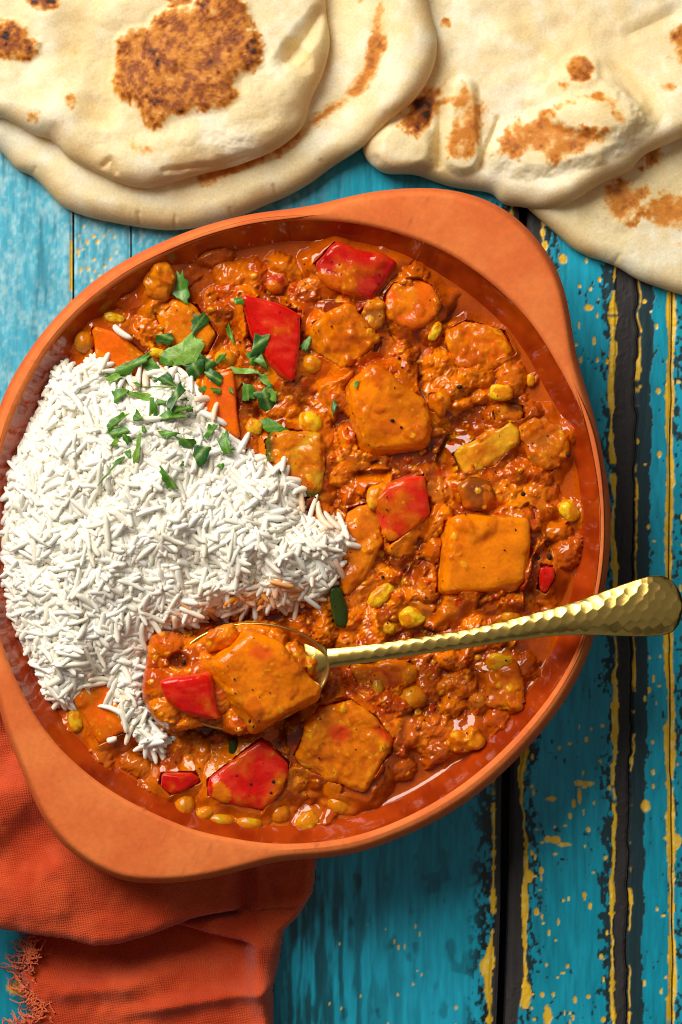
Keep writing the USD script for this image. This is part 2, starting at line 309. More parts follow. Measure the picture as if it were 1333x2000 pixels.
# grid of the food surface: STEP picture units per cell
STEP = 2.2
gx = np.arange(-60, 1245, STEP); gy = np.arange(380, 1705, STEP)
GX, GY = np.meshgrid(gx, gy)
def gidx(x, y): return (np.asarray(y) - gy[0]) / STEP, (np.asarray(x) - gx[0]) / STEP
def raster(poly):
    im = Image.new('L', (len(gx), len(gy))); a = np.asarray(poly, float)[:, :2]
    ImageDraw.Draw(im).polygon([((x - gx[0]) / STEP, (y - gy[0]) / STEP) for x, y in a], fill=255)
    return np.asarray(im) > 0
GTH = np.arctan2(GY - BC[1], GX - BC[0]); GR = np.hypot(GX - BC[0], GY - BC[1])
RIg = np.interp(GTH, TH, RI, period=2 * np.pi)
DB = RIg - 36 - GR                       # distance in from the sauce's edge

rice_poly = closed_curve([(112,704),(150,712),(188,706),(222,724),(262,746),(318,728),(384,762),(432,826),(496,884),(536,906),(576,930),(584,985),(636,1024),(684,1044),(660,1105),(640,1150),(598,1172),(556,1186),(500,1184),(430,1200),(352,1236),(300,1262),(284,1320),(284,1390),(322,1448),(330,1470),(296,1472),(252,1418),(222,1366),(214,1318),(158,1354),(100,1376),(66,1300),(26,1236),(0,1150),(-6,1050),(2,950),(42,850),(78,790),(90,740)], 600)
# ---- the chunks: outline of the top face (x, y[, lift]), height, look
K_ZUC = 'zucchini piece'; K_SQ = 'squash chunk'; K_POT = 'potato chunk'; K_PEP = 'pepper piece'; K_CAR = 'carrot piece'
chunks = [
 # name, label, category, top polygon, z, depth, rounding, colour, coat amount, flare, shift
 ('potato_cube','large potato cube at the middle of the curry, its top dotted with pepper','potato',[(690,752,4),(712,728,8),(748,734,12),(828,786,4),(840,846,-6),(828,866,-12),(744,880,-8),(710,868,-4)],246,90,15,POT,.40,.05,(-12,20)),
 ('potato_cube','large amber potato cube above the spoon handle, near the right rim','potato',[(884,1018,10),(1026,1014,-4),(1028,1110,-12),(1004,1146,-14),(868,1152,4)],244,90,13,POT,.34,.04,(-26,8)),
 ('squash_chunk','pale orange squash chunk half sunk under the parsley left of the pepper square','squash',[(306,612,-4),(337,588,0),(384,600,2),(420,655,2),(402,690,0),(345,684,-2)],212,60,10,AMBER,.25,.08,(0,0)),
 ('squash_chunk','orange squash chunk touching the upper edge of the rice, near the left rim','squash',[(186,646,4),(236,656,8),(288,700,2),(276,728,0),(188,722,0)],222,70,8,CARROT,.35,.06,(0,0)),
 ('carrot_wedge','bright orange carrot wedge standing at the edge of the rice','carrot',[(412,738,8),(456,727,10),(468,850,4),(440,838,2),(398,794,0)],226,70,6,CARROT,.02,.04,(0,0)),
 ('potato_chunk','sauce-coated potato chunk right of the red pepper square','potato',[(618,632,10),(680,606,14),(738,664,8),(717,687,2),(669,716,-10),(606,674,-6)],226,70,7,POT,.50,.05,(0,2)),
 ('carrot_slice','round carrot slice lying near the upper right rim','carrot',[(805+52*math.cos(a),592+46*math.sin(a)) for a in np.arange(0,6.28,.5)],213,40,8,CARROT,.48,.04,(0,0)),
 ('squash_chunk','flat orange squash chunk sunk in sauce below the carrot slice','squash',[(872,650),(915,628),(985,648),(1004,690),(960,724),(890,712)],201,50,10,CARROT,.55,.06,(0,0)),
 ('potato_chunk','bright yellow potato chunk right of the large middle cube','potato',[(890,886,-2),(930,862,4),(1000,828,6),(1012,858,0),(968,908,-4),(906,922,-6)],214,60,9,lin(238,160,30),.36,.06,(0,0)),
 ('squash_chunk','soft orange squash strip between the rice point and the middle pepper','squash',[(684,1000,2),(735,985,6),(742,1050,4),(712,1120,0),(676,1160,-6),(664,1090,-4)],206,60,10,lin(228,118,16),.45,.08,(0,0)),
 ('carrot_piece','orange carrot piece uncovered below the lower edge of the rice','carrot',[(178,1326,4),(214,1340,6),(252,1422,2),(196,1452,-4),(154,1364,0)],214,60,7,CARROT,.40,.05,(0,0)),
 ('squash_chunk','big ragged squash chunk coated in pulp at the bottom right','squash',[(628,1384,6),(684,1370,10),(732,1402,8),(762,1446,2),(738,1498,0),(712,1540,-6),(656,1524,-6),(592,1490,-4),(582,1474,0)],228,80,9,AMBER,.62,.05,(0,2)),
 ('zucchini_piece','zucchini piece with green skin beside the edge of the rice','zucchini',[(522,862,0),(560,842,4),(620,850,6),(636,900,4),(622,960,0),(600,972,-4),(572,930,0),(528,896,0)],216,60,8,ZUC,.52,.05,(0,0)),
 ('mushroom_lump','brown wrinkled lump between the middle pepper and the right potato cube','mushroom',[(900,950),(925,935),(955,945),(962,972),(940,996),(910,990)],222,60,14,BROWN,.25,.03,(0,0)),
 ('mushroom_lump','rough brown-orange lump close to the right rim','mushroom',[(1022,835),(1050,818),(1092,838),(1108,880),(1080,918),(1040,905)],212,60,14,lin(176,92,18),.55,.03,(0,0)),
 ('mushroom_lump','dark brown bean-like lump below the shiny sauce on the right','mushroom',[(968,802),(992,788),(1022,796),(1024,816),(996,826),(970,820)],206,44,10,lin(110,56,14),.3,.03,(0,0)),
 ('eggplant_bit','olive brown aubergine bit above the potato chunk','aubergine',[(704,612),(728,588),(748,596),(742,640),(722,652)],224,60,8,lin(150,88,22),.4,.03,(0,0)),
 ('squash_chunk','curled orange squash lump against the upper left wall of the bowl','squash',[(284,540,0),(306,520,6),(334,528,8),(336,552,2),(318,584,0),(292,576,-2)],222,60,12,lin(212,128,24),.45,.03,(0,0)),
 ('squash_chunk','small orange squash bit right of the large middle cube','squash',[(842,770),(862,772),(872,790),(862,808),(840,800)],216,50,7,lin(222,112,14),.4,.03,(0,0)),
 ('squash_chunk','orange squash flake touching the left side of the middle red pepper','squash',[(722,958),(742,946),(756,952),(752,984),(730,988)],226,60,7,lin(232,130,22),.3,.03,(0,0)),
 ('squash_chunk','ridged orange lump at the lower right beside the smooth sauce','squash',[(884,1440),(930,1424),(938,1446),(900,1466),(876,1462)],212,50,7,lin(196,96,16),.5,.04,(0,0)),
 ('squash_chunk','orange squash lump under the spoon handle near the right wall','squash',[(958,1316),(1000,1306),(1014,1340),(1004,1384),(962,1378)],208,50,9,lin(200,92,14),.6,.04,(0,0)),
 ('pepper_square','flat red pepper square with clean cut edges, upper middle of the curry','bell pepper',[(480,582,6),(590,612,8),(574,742,0),(552,736,-4),(488,660,2)],228,40,6,RED,-.05,.02,(0,0)),
 ('pepper_piece','dark red pepper piece with a glossy skin beside the upper rim','bell pepper',[(620,516,-2),(655,478,6),(708,500,6),(768,518,4),(724,580,2),(690,570,6),(640,550,0)],218,60,9,REDD,.30,.05,(0,0)),
 ('pepper_piece','red pepper piece half coated in orange pulp, centre right','bell pepper',[(730,988,2),(760,952,8),(826,932,8),(836,1002,0),(796,1040,-4),(764,1060,-6)],230,60,8,lin(214,34,14),.28,.04,(0,0)),
 ('pepper_piece','large pointed red pepper piece flecked with black pepper at the bottom','bell pepper',[(510,1444,8),(564,1492,4),(553,1536,0),(513,1580,-4),(412,1552,-4),(410,1522,2)],222,60,9,RED,.26,.04,(0,0)),
 ('pepper_piece','small red pepper block at the lower left of the curry','bell pepper',[(318,1512,4),(382,1508,6),(390,1530,0),(336,1552,-4),(314,1532,0)],220,50,7,RED,.14,.03,(0,0)),
 ('pepper_piece','red pepper piece mostly sunk under the spoon handle','bell pepper',[(690,1304),(800,1296),(812,1318),(770,1344),(704,1340)],203,40,8,REDD,.42,.05,(0,0)),
 ('pepper_piece','tiny red pepper bit right of the right potato cube','bell pepper',[(1058,1104,4),(1080,1108,4),(1084,1130,0),(1068,1158,0),(1052,1150,0)],216,40,5,RED,.12,.03,(0,0)),
 ('pepper_piece','tiny red pepper fleck above the red pepper square','bell pepper',[(520,544),(552,536),(560,548),(536,562)],208,30,4,REDD,.3,.03,(0,0)),
]
rngs = np.random.default_rng(5)
ico = trimesh.creation.icosphere(1).vertices
chunk_coat = np.zeros(GX.shape); chunk_meshes = []; chunk_masks = np.zeros(GX.shape, bool); chunk_top = np.full(GX.shape, -1e9)
def make_chunk(top, zt, depth, r, colr, coat, flare, shift, seed, kref=ZC, mass=1.0, refine=4.2):
    P = np.array([(p[0], p[1], zt - (5 if kref == ZC else 0) + (p[2] if len(p) > 2 else 0)) for p in top], float)
    if coat > -.1 and len(P) < 9:
        rj = np.random.default_rng(seed * 7 + 2); M_ = (P + np.roll(P, -1, 0)) / 2; M_[:, :2] += rj.normal(0, 1.5, (len(P), 2)) + (M_[:, :2] - P[:, :2].mean(0)) * rj.uniform(.0, .06, (len(P), 1)); M_[:, 2] += rj.normal(0, 2, len(P))
        P = np.vstack([P + np.c_[rj.normal(0, 2, (len(P), 2)), rj.normal(0, 2, len(P))], M_])
    c = P[:, :2].mean(0)
    Q = P.copy(); Q[:, :2] = c + (P[:, :2] - c) * (1 + flare * 2) + np.array(shift); Q[:, 2] = zt - depth
    A = np.vstack([P - np.array([0, 0, r * .6]), Q])
    Aw = np.stack([wx(A[:, 0], kref), wy(A[:, 1], kref), A[:, 2]], -1)
    cw = Aw[:, :2].mean(0)
    Aw[:, :2] += (cw - Aw[:, :2]) / np.maximum(np.linalg.norm(cw - Aw[:, :2], axis=1, keepdims=True), 1e-6) * r * .8
    pts = (Aw[:, None] + ico[None] * r).reshape(-1, 3)
    m = manifold3d.Manifold.hull_points(pts.astype(np.float64)).refine_to_length(refine)
    q = m.to_mesh(); t = trimesh.Trimesh(q.vert_properties[:, :3], q.tri_verts, process=True)
    trimesh.smoothing.filter_taubin(t, iterations=6)
    v = np.array(t.vertices); n = np.array(t.vertex_normals)
    w = v + n * ((fbm(v / 60 + seed, 2, seed + 50)[:, None] - .5) * 13 + (fbm(v / 34 + seed, 3, seed)[:, None] - .5) * (3 if coat < .5 else 7) + (fbm(v / 13 + seed, 3, seed + 3)[:, None] - .5) * (1.2 if coat < .2 else 2.2))
    cm = fbm(v / (40 if coat < .48 else 26) + seed * 3.1, 4, seed + 9)
    pl = fbm(v / 11 + seed, 4, seed + 17)
    low = sst(zt - 8, zt - 45, v[:, 2])
    cf = sst(.38, .64, cm + (coat - .42) * .55 + low * .10)
    w = w + n * (cf * (.8 + (6 if coat < .5 else 11) * (pl - .35).clip(0)))[:, None]
    fib = fbm(v / np.array([34, 12, 14.]) + seed, 3, seed + 21)
    base = mixc(np.array(colr) * .94, np.minimum(np.array(colr) * 1.08, .95), sst(.3, .7, fib))
    cc = mixc(base, mixc(lin(204, 96, 4), PULP, sst(.4, .62, pl)), cf * .85)
    cc = mixc(cc, GOLDY, sst(.70, .76, fbm(v / 6 + seed, 2, seed + 31)) * cf * .7)
    if colr[0] > 6 * colr[1]: cc = mixc(cc, lin(224, 70, 40), sst(.48, .74, fib) * .45 * (1 - cf))       # paler flesh streaks of the peppers
    if colr[0] > 6 * colr[1]: cc = mixc(cc, lin(230, 84, 46), sst(.8, .4, n[:, 2]) * (1 - cf) * .55)      # and their cut edges
    rb = np.random.default_rng(seed * 13 + 1); topv = np.nonzero(n[:, 2] > .5)[0]        # dabs of pulp sticking to the chunk
    for q in range(int(max(coat - .15, 0) * 18)):
        ctr = v[topv[rb.integers(len(topv))]]; rad = rb.uniform(7, 19); an = rb.uniform(0, 3.14)
        d = v - ctr; du, dv_ = d[:, 0] * math.cos(an) + d[:, 1] * math.sin(an), -d[:, 0] * math.sin(an) + d[:, 1] * math.cos(an)
        e = np.clip(1 - (du / (rad * 1.7)) ** 2 - (dv_ / rad) ** 2 - (d[:, 2] / (rad * 1.5)) ** 2 + (pl - .5) * 1.3, 0, 1)
        w = w + n * (e ** .7 * rb.uniform(2, 5.0))[:, None]
        cc = mixc(cc, [PULP, lin(210, 100, 4), lin(194, 84, 4), lin(230, 126, 8)][rb.integers(4)], sst(0, .25, e) * .75)
    for q in range(int(5 + 14 * max(coat, 0)) if coat > 0 and colr[0] < 6 * colr[1] else 0):
        d = np.linalg.norm(v - v[topv[rb.integers(len(topv))]], axis=1) / rb.uniform(2.5, 6); e = np.clip(1 - d * d, 0, 1) ** .5
        w = w + n * (e * rb.uniform(1.2, 3))[:, None]; cc = mixc(cc, [lin(238, 168, 24), lin(224, 122, 8), lin(190, 80, 4), lin(200, 96, 5)][rb.integers(4)], sst(0, .5, e) * .8)
    return w, np.array(t.faces), cc
for si, (nm, lab, cat, top, zt, dep, r, colr, coat, flare, shift) in enumerate(chunks):
    v, f, cc = make_chunk(top, zt, dep, r, colr, coat, flare, shift, si + 3)
    if nm == 'zucchini_piece':
        px, py = v[:, 0] / kz(ZC) + 666.5, 1000 - v[:, 1] / kz(ZC)
        sk = np.maximum(sst(540, 526, px), sst(950, 966, py)); cc = mixc(cc, GREEN, sk * .9)
    if nm == 'squash_chunk' and 'ragged' in lab:
        px, py = v[:, 0] / kz(ZC) + 666.5, 1000 - v[:, 1] / kz(ZC)
        d1 = np.hypot((px - 664) / 26, (py - 1430) / 20); cc = mixc(cc, lin(214, 50, 20), sst(1.1, .5, d1) * .8)
        d2 = np.abs((px - 732) * .75 - (py - 1418)) / 16 ; cc = mixc(cc, lin(216, 50, 14), sst(1, .2, d2) * sst(720, 745, px) * .85)
    if nm == 'pepper_piece' and 'glossy skin' in lab:
        px, py = v[:, 0] / kz(ZC) + 666.5, 1000 - v[:, 1] / kz(ZC)
        cc = mixc(cc, lin(190, 14, 12), sst(40, 10, np.abs(py - 492 - (px - 680) * .3)) * .8)
    chunk_meshes.append((nm, lab, cat, v, f, cc))
    fp = np.array([(p[0], p[1]) for p in top]); c = fp.mean(0); fp = c + (fp - c) * (1 + flare) + np.array(shift) * .4
    mk = raster(fp); chunk_masks |= mk; chunk_coat[mk] = np.clip(coat + .15, 0, .8); chunk_top[mk] = np.maximum(chunk_top[mk], zt)

# ---- chickpeas and corn: (x, y, a, b, angle, lift, colour, label)
CP, CO = lin(226, 140, 18), lin(244, 182, 24)
peas = [
 ('chickpea',440,702,21,20,0,20,CP,'round golden chickpea touching the parsley above the carrot wedge'),
 ('chickpea',165,668,19,22,0,16,lin(176,104,22),'round chickpea in shade against the upper left wall of the bowl'),
 ('chickpea',607,825,25,20,.7,16,CO,'bright yellow chickpea left of the large middle potato cube'),
 ('chickpea',610,709,21,20,0,10,CP,'chickpea beside the lower right corner of the red pepper square'),
 ('corn_kernel',750,1158,32,16,-.8,10,CO,'long yellow corn kernel below the orange squash strip'),
 ('corn_kernel',812,1203,28,22,-.2,10,CO,'wide yellow corn kernel just above the spoon handle'),
 ('corn_kernel',762,1228,14,12,.3,8,CO,'small yellow corn kernel against the upper edge of the spoon handle'),
 ('corn_kernel',1116,1002,24,18,.9,12,CO,'yellow corn kernel at the right wall of the bowl'),
 ('chickpea',808,1362,28,22,-.3,12,CP,'chickpea below the spoon handle, right of the sunken red pepper'),
 ('corn_kernel',985,1296,28,19,.1,14,lin(232,156,20),'squarish corn kernel below the spoon handle near the right wall'),
 ('corn_kernel',605,1604,25,20,-.8,12,CO,'yellow corn kernel at the bottom wall, below the ragged squash chunk'),
 ('chickpea',488,1610,26,16,.1,9,lin(206,150,20),'olive yellow chickpea at the very bottom of the sauce'),
 ('chickpea',432,1604,26,14,.1,8,lin(196,140,20),'flattened olive chickpea left of the other one at the bottom'),
 ('chickpea',546,1592,22,22,0,8,lin(206,112,16),'orange chickpea below the large pointed red pepper'),
 ('chickpea',662,1574,24,18,.5,9,CP,'chickpea under the lowest corner of the ragged squash chunk'),
 ('chickpea',360,1578,20,26,.2,9,lin(206,120,18),'chickpea below the small red pepper block'),
 ('chickpea',400,1590,18,14,-.4,9,lin(222,150,24),'small chickpea under the left end of the large pointed pepper'),
 ('corn_kernel',150,1408,15,22,-.2,9,lin(216,160,22),'corn kernel in the shaded sauce at the lower left wall'),
 ('corn_kernel',984,768,24,16,.1,10,CO,'yellow corn kernel among shiny lumps at the upper right'),
 ('corn_kernel',1040,742,8,12,0,4,CO,'tiny corn kernel alone in the smooth sauce at the upper right wall'),
 ('corn_kernel',228,622,22,10,.2,9,CO,'flat corn kernel above the loose rice grain at the upper left'),
 ('corn_kernel',310,690,17,10,.1,9,CO,'corn kernel peeping out above the big pale parsley piece'),
 ('corn_kernel',853,648,10,20,.5,9,CO,'thin yellow corn sliver below the carrot slice'),
 ('corn_kernel',723,650,7,8,0,24,CO,'tiny yellow corn bit stuck on the coated potato chunk'),
 ('corn_kernel',500,835,18,16,.4,12,lin(240,170,26),'corn kernel between the carrot wedge and the zucchini piece'),
 ('corn_kernel',945,990,0,0,0,0,CO,''),
 ('corn_kernel',806,800,8,7,0,38,CO,'tiny yellow corn bit on top of the large middle potato cube'),
 ('chickpea',1000,1205,20,15,.2,8,CP,'chickpea between the right potato cube and the spoon handle'),
 ('chickpea',738,1346,12,20,0,10,lin(206,128,22),'narrow chickpea left of the sunken red pepper'),
 ('corn_kernel',1010,1420,14,11,0,6,CP,'tiny orange kernel stuck to the lower right wall'),
]
peas = [p for p in peas if p[8]]

# ---- the sauce surface
lump_col = np.zeros(GX.shape + (3,)); lump = np.zeros(GX.shape); lw = np.zeros(GX.shape)
rg = np.random.default_rng(21)
cl = f2(GX, GY, 90, 3, 2)
TU = np.degrees(GTH)      # liquid pools: wide at the upper right, lower right and lower left
pool_w = 34 * np.exp(-((TU + 38) / 34) ** 2) + 26 * np.exp(-((TU - 48) / 40) ** 2) + 26 * np.exp(-((TU - 140) / 30) ** 2)
body = sst(14, 90, DB - pool_w + (cl - .5) * 100)         # chunky middle, thin liquid along the wall
base_t = f2(GX, GY, 55, 4, 1)
col_s = mixc(DEEP, SAUCE, sst(.3, .6, base_t + body * .12))
WX = (f2(GX, GY, 26, 3, 201) - .5) * 20 + (f2(GX, GY, 9, 2, 203) - .5) * 7; WY = (f2(GX, GY, 26, 3, 202) - .5) * 20 + (f2(GX, GY, 9, 2, 204) - .5) * 7
def splat(x, y, a, b, ang, h, colr, rough=.25, pw=.75, seed=0):
    global lump, col_s
    R = max(a, b) * 1.5
    i0, i1 = np.searchsorted(gy, [y - R, y + R]); j0, j1 = np.searchsorted(gx, [x - R, x + R])
    if i1 <= i0 or j1 <= j0: return
    X, Y = GX[i0:i1, j0:j1] - x, GY[i0:i1, j0:j1] - y
    X = X + WX[i0:i1, j0:j1]; Y = Y + WY[i0:i1, j0:j1]
    u, w = X * math.cos(ang) + Y * math.sin(ang), -X * math.sin(ang) + Y * math.cos(ang)
    nn = f2(X + x, Y + y, max(6, .55 * min(a, b)), 3, 100 + seed % 17) - .5
    d = np.sqrt((u / a) ** 2 + (w / b) ** 2) + nn * rough * 2.2
    hh = h * np.clip(1 - d ** 2, 0, 1) ** pw
    cur = lump[i0:i1, j0:j1]
    win = sst(-.5, 3.5, hh - cur) * sst(1.06, .8, d)
    col_s[i0:i1, j0:j1] = mixc(col_s[i0:i1, j0:j1], colr, win * .7)
    s = 2.5; mx = np.maximum(cur, hh); lump[i0:i1, j0:j1] = mx + s * np.exp(-np.abs(cur - hh) / s) * .4 * (hh > 0)
pal = [PULP, PULP, lin(214, 106, 4), lin(202, 94, 4), lin(188, 80, 3), AMBER, lin(162, 64, 3), lin(232, 128, 6), lin(206, 90, 3), lin(178, 62, 3)]
cnt = 0
for q in range(2300):
    x, y = rg.uniform(0, 1180), rg.uniform(440, 1640)
    i, j = int((y - gy[0]) / STEP), int((x - gx[0]) / STEP)
    if DB[i, j] < 8 or rg.random() > body[i, j] * .93 + .045: continue
    u = rg.random(); s = 6 + 30 * u ** 2.6
    a, b = s * rg.uniform(.8, 1.7), s * rg.uniform(.65, 1.05)
    splat(x, y, a, b, rg.uniform(0, 3.14), s * rg.uniform(.34, .8), pal[rg.integers(len(pal))] * rg.uniform(.88, 1.08), rg.uniform(.12, .42), rg.uniform(.5, 1), q)
# a few larger lumps that the eye picks out
for (x, y, a, b, an, h, cc) in [(470, 540, 60, 34, .2, 16, PULP), (555, 520, 40, 26, .5, 18, PULP), (600, 560, 36, 24, -.6, 18, lin(212,110,18)), (690, 520, 50, 30, .2, 10, PULP), (780, 690, 40, 30, .3, 16, lin(206,96,14)),
        (700, 560, 30, 20, 0, 14, PULP), (905, 745, 24, 32, .2, 15, lin(206,100,14)), (935, 775, 30, 20, -.3, 14, PULP), (1000, 740, 34, 40, .4, 15, PULP), (985, 700, 22, 18, 0, 14, PULP), (650, 780, 40, 22, .2, 12, lin(180,80,12)),
        (850, 720, 26, 36, .6, 15, PULP), (1050, 960, 34, 30, 0, 16, PULP), (990, 930, 36, 26, .3, 15, lin(198,88,12)), (1090, 1040, 30, 26, 0, 18, PULP), (1110, 1080, 30, 40, .5, 20, lin(196,90,14)), (980, 970, 30, 24, 0, 18, lin(190,70,14)),
        (700, 1150, 40, 80, .2, 12, lin(210,106,14)), (850, 930, 50, 26, .2, 13, lin(190,84,12)), (860, 960, 30, 26, .4, 20, lin(216,116,18)), (905, 1240, 60, 26, -.1, 13, lin(200,86,12)), (840, 1430, 55, 38, .2, 16, lin(200,92,12)),
        (905, 1340, 36, 28, .4, 18, lin(206,104,16)), (935, 1370, 24, 30, 0, 20, lin(210,116,24)), (880, 1380, 30, 22, .3, 16, PULP), (860, 1470, 44, 24, -.5, 16, lin(180,80,12)), (780, 1500, 34, 26, 0, 15, lin(186,84,14)), (970, 1400, 26, 40, .3, 16, lin(190,80,12)),
        (640, 900, 30, 24, .3, 14, PULP), (670, 880, 20, 44, .2, 16, lin(206,100,14)), (560, 1100, 1, 1, 0, 1, PULP), (640, 1350, 36, 30, 0, 16, lin(206,104,14)), (380, 1500, 50, 18, .2, 13, PULP), (270, 1500, 46, 20, .5, 11, lin(198,110,16)),
        (200, 1480, 30, 18, .9, 10, lin(190,104,16)), (310, 1540, 40, 18, .3, 10, lin(200,116,18)), (440, 1490, 30, 24, 0, 15, PULP), (585, 1520, 24, 30, 0, 16, lin(206,116,18)), (350, 500, 46, 22, -.4, 10, lin(176,80,12)), (420, 500, 40, 22, -.2, 13, lin(196,92,14)),
        (260, 590, 40, 26, .3, 12, lin(176,60,14)), (330, 560, 30, 22, 0, 12, PULP), (430, 610, 34, 26, .2, 14, lin(216,116,16)), (520, 770, 38, 26, .3, 15, lin(196,92,14)), (560, 790, 30, 30, 0, 12, lin(190,84,12))]:
    splat(x, y, a, b, an, h, cc, .3, .7, int(x))
for p in peas: splat(p[1], p[2], p[3] * 1.5, p[4] * 1.5, p[5], 7, lin(212, 120, 18), .2)
pulp = (f2(GX, GY, 11, 3, 33) - .5); pulp2 = (f2(GX, GY, 5.2, 2, 34) - .5)
thick = sst(2, 10, lump)
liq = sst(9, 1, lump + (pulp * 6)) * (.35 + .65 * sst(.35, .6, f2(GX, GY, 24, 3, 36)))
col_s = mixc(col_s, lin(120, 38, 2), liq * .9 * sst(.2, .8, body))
bits = np.zeros(GX.shape); rb_ = np.random.default_rng(64)
for q in range(1500):
    x, y = rb_.uniform(60, 1150), rb_.uniform(470, 1620); i, j = int((y - gy[0]) / STEP), int((x - gx[0]) / STEP)
    if DB[i, j] < 10 or rb_.random() > body[i, j] * .95 + .05: continue
    a = rb_.uniform(3, 9); b = a * rb_.uniform(.5, 1); an = rb_.uniform(0, 3.14); k = int(a * 1.3 / STEP) + 2; sl = (slice(max(i - k, 0), i + k + 1), slice(max(j - k, 0), j + k + 1))
    X, Y = GX[sl] - x, GY[sl] - y; u, w = X * math.cos(an) + Y * math.sin(an), -X * math.sin(an) + Y * math.cos(an)
    d = np.sqrt((u / a) ** 2 + (w / b) ** 2); hh = b * .75 * np.clip(1 - d * d, 0, 1) ** .5
    win = sst(1.05, .7, d) * (hh >= bits[sl] - .01); bits[sl] = np.maximum(bits[sl], hh)
    col_s[sl] = mixc(col_s[sl], [lin(226, 146, 16), lin(218, 118, 8), lin(206, 96, 6), lin(176, 62, 6), lin(196, 48, 8), lin(150, 64, 10)][rb_.integers(6)], win * .75)
gran = np.abs(f2(GX, GY, 17, 3, 35) - .5)
H = ZS + lump * 1.4 + bits + (pulp * 8 + pulp2 * 4.6 - gran * 9) * (.15 + .85 * thick) * (.25 + .75 * body) + (f2(GX, GY, 120, 2, 6) - .5) * 8
H += 9 * np.exp(-np.maximum(DB, 0) / 8.0)                                   # meniscus against the wall
dist = distance_transform_edt(~chunk_masks) * STEP
idx = distance_transform_edt(~chunk_masks, return_indices=True)[1]
ctn = chunk_top[idx[0], idx[1]]
hug = ctn - 9 + 4 * sst(.2, .5, chunk_coat[idx[0], idx[1]]) - dist * (.6 + .9 * (f2(GX, GY, 30, 2, 44) - .5))
din = distance_transform_edt(chunk_masks) * STEP
over = sst(.42, .58, f2(GX, GY, 30, 3, 46) + (chunk_coat - .5) * .3) * sst(38, 6, din) * sst(.05, .3, chunk_coat)
H = np.where(chunk_masks, np.minimum(H, ctn - 22 + over * (25 + bits + (pulp * 8 + pulp2 * 4))), np.maximum(H, np.minimum(hug, H + 22)))
col_s = mixc(col_s, GOLDY, sst(.72, .80, f2(GX, GY, 6, 2, 61)) * body * .4)
col_s = mixc(col_s, lin(190, 36, 8), sst(.74, .80, f2(GX, GY, 22, 3, 63)) * body * .7)
col_s = mixc(col_s, lin(176, 72, 4), sst(70, 10, DB) * .6)
keep = DB > -30; under_rice = distance_transform_edt(raster(rice_poly)) * STEP > 34
v = np.stack([wx(GX, ZC), wy(GY, ZC), H], -1).reshape(-1, 3); f = grid_faces(*GX.shape)[:, [0, 1, 2]]
f = f[(keep & ~under_rice).reshape(-1)[f].all(1)]
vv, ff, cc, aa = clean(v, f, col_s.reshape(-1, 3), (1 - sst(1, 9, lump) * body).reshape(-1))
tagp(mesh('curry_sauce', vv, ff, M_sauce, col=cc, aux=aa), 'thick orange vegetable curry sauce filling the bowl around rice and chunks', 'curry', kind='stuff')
HM = np.where(keep, H, 0)
def hm_update(v, kref):
    px, py = v[:, 0] / kz(kref) + 666.5, 1000 - v[:, 1] / kz(kref); i, j = gidx(px, py); i, j = np.round(i).astype(int), np.round(j).astype(int)
    ok = (i >= 0) & (i < HM.shape[0]) & (j >= 0) & (j < HM.shape[1]); np.maximum.at(HM, (i[ok], j[ok]), v[ok, 2])
for nm, lab, cat, v, f, cc in chunk_meshes:
    tagp(mesh(nm, v, f, M_veg, col=cc), lab, cat, {'bell pepper': 'red pepper pieces in the curry', 'potato': 'potato and squash chunks in the curry', 'squash': 'potato and squash chunks in the curry'}.get(cat)); hm_update(v, ZC)
sph = trimesh.creation.icosphere(4)
for k, (nm, x, y, a, b, ang, lift, colr, lab) in enumerate(peas):
    u = np.array(sph.vertices); d = u * np.array([a, b, min(a, b) * .95])
    if nm == 'chickpea': d *= (1 - .05 * np.exp(-((u[:, 0] - .3 + .2 * u[:, 1]) / .2) ** 2))[:, None] * (1 + .10 * (fbm(u * 2 + k, 3, k) - .5))[:, None]
    else:
        sq = (np.abs(u) ** 3).sum(1) ** (-1 / 3.0); d = d * (sq * (.9 - .22 * u[:, 0]))[:, None] * (1 + .22 * (fbm(u * 2.2 + k, 3, k) - .5))[:, None]
    c, s = math.cos(-ang), math.sin(-ang)
    d = np.stack([d[:, 0] * c - d[:, 1] * s, d[:, 0] * s + d[:, 1] * c, d[:, 2]], -1)
    i, j = gidx(x, y); z0 = H[int(i), int(j)]
    if lift > 20: z0 = HM[int(i), int(j)] - lift + 2
    w = d + np.array([wx(x, ZC), wy(y, ZC), z0 + lift - min(a, b) * .8 - (3 if y > 1560 else 0)])
    cf = sst(.42, .60, fbm(w / 14, 3, k) + (.08 if y > 1560 else 0)) * .85
    cc = mixc(mixc(np.array(colr) * .92, np.minimum(np.array(colr) * 1.1, .95), fbm(w / 20, 2, k + 5)), PULP, cf)
    tagp(mesh(nm, w, sph.faces, M_veg, col=cc), lab, 'chickpea' if nm == 'chickpea' else 'corn', 'chickpeas in the curry' if nm == 'chickpea' else 'corn kernels in the curry'); hm_update(w, ZC)
# dark green zucchini skins poking out beside the spoon
for (pts, z, lab) in [([(645, 1148), (662, 1152), (676, 1200), (678, 1222), (664, 1224), (652, 1196)], 214, 'dark green zucchini skin strip beside the lower edge of the rice'),
                      ([(450, 1448), (462, 1446), (462, 1476), (450, 1478)], 214, 'tiny dark green skin strip right under the spoon')]:
    v, f, cc = make_chunk(pts, z, 50, 4, lin(44, 58, 14), .0, .03, (0, 0), 77)
    tagp(mesh('zucchini_skin', v, f, M_veg, col=mixc(cc, lin(40, 54, 12), np.full(len(cc), .7))), lab, 'zucchini'); hm_update(v, ZC)

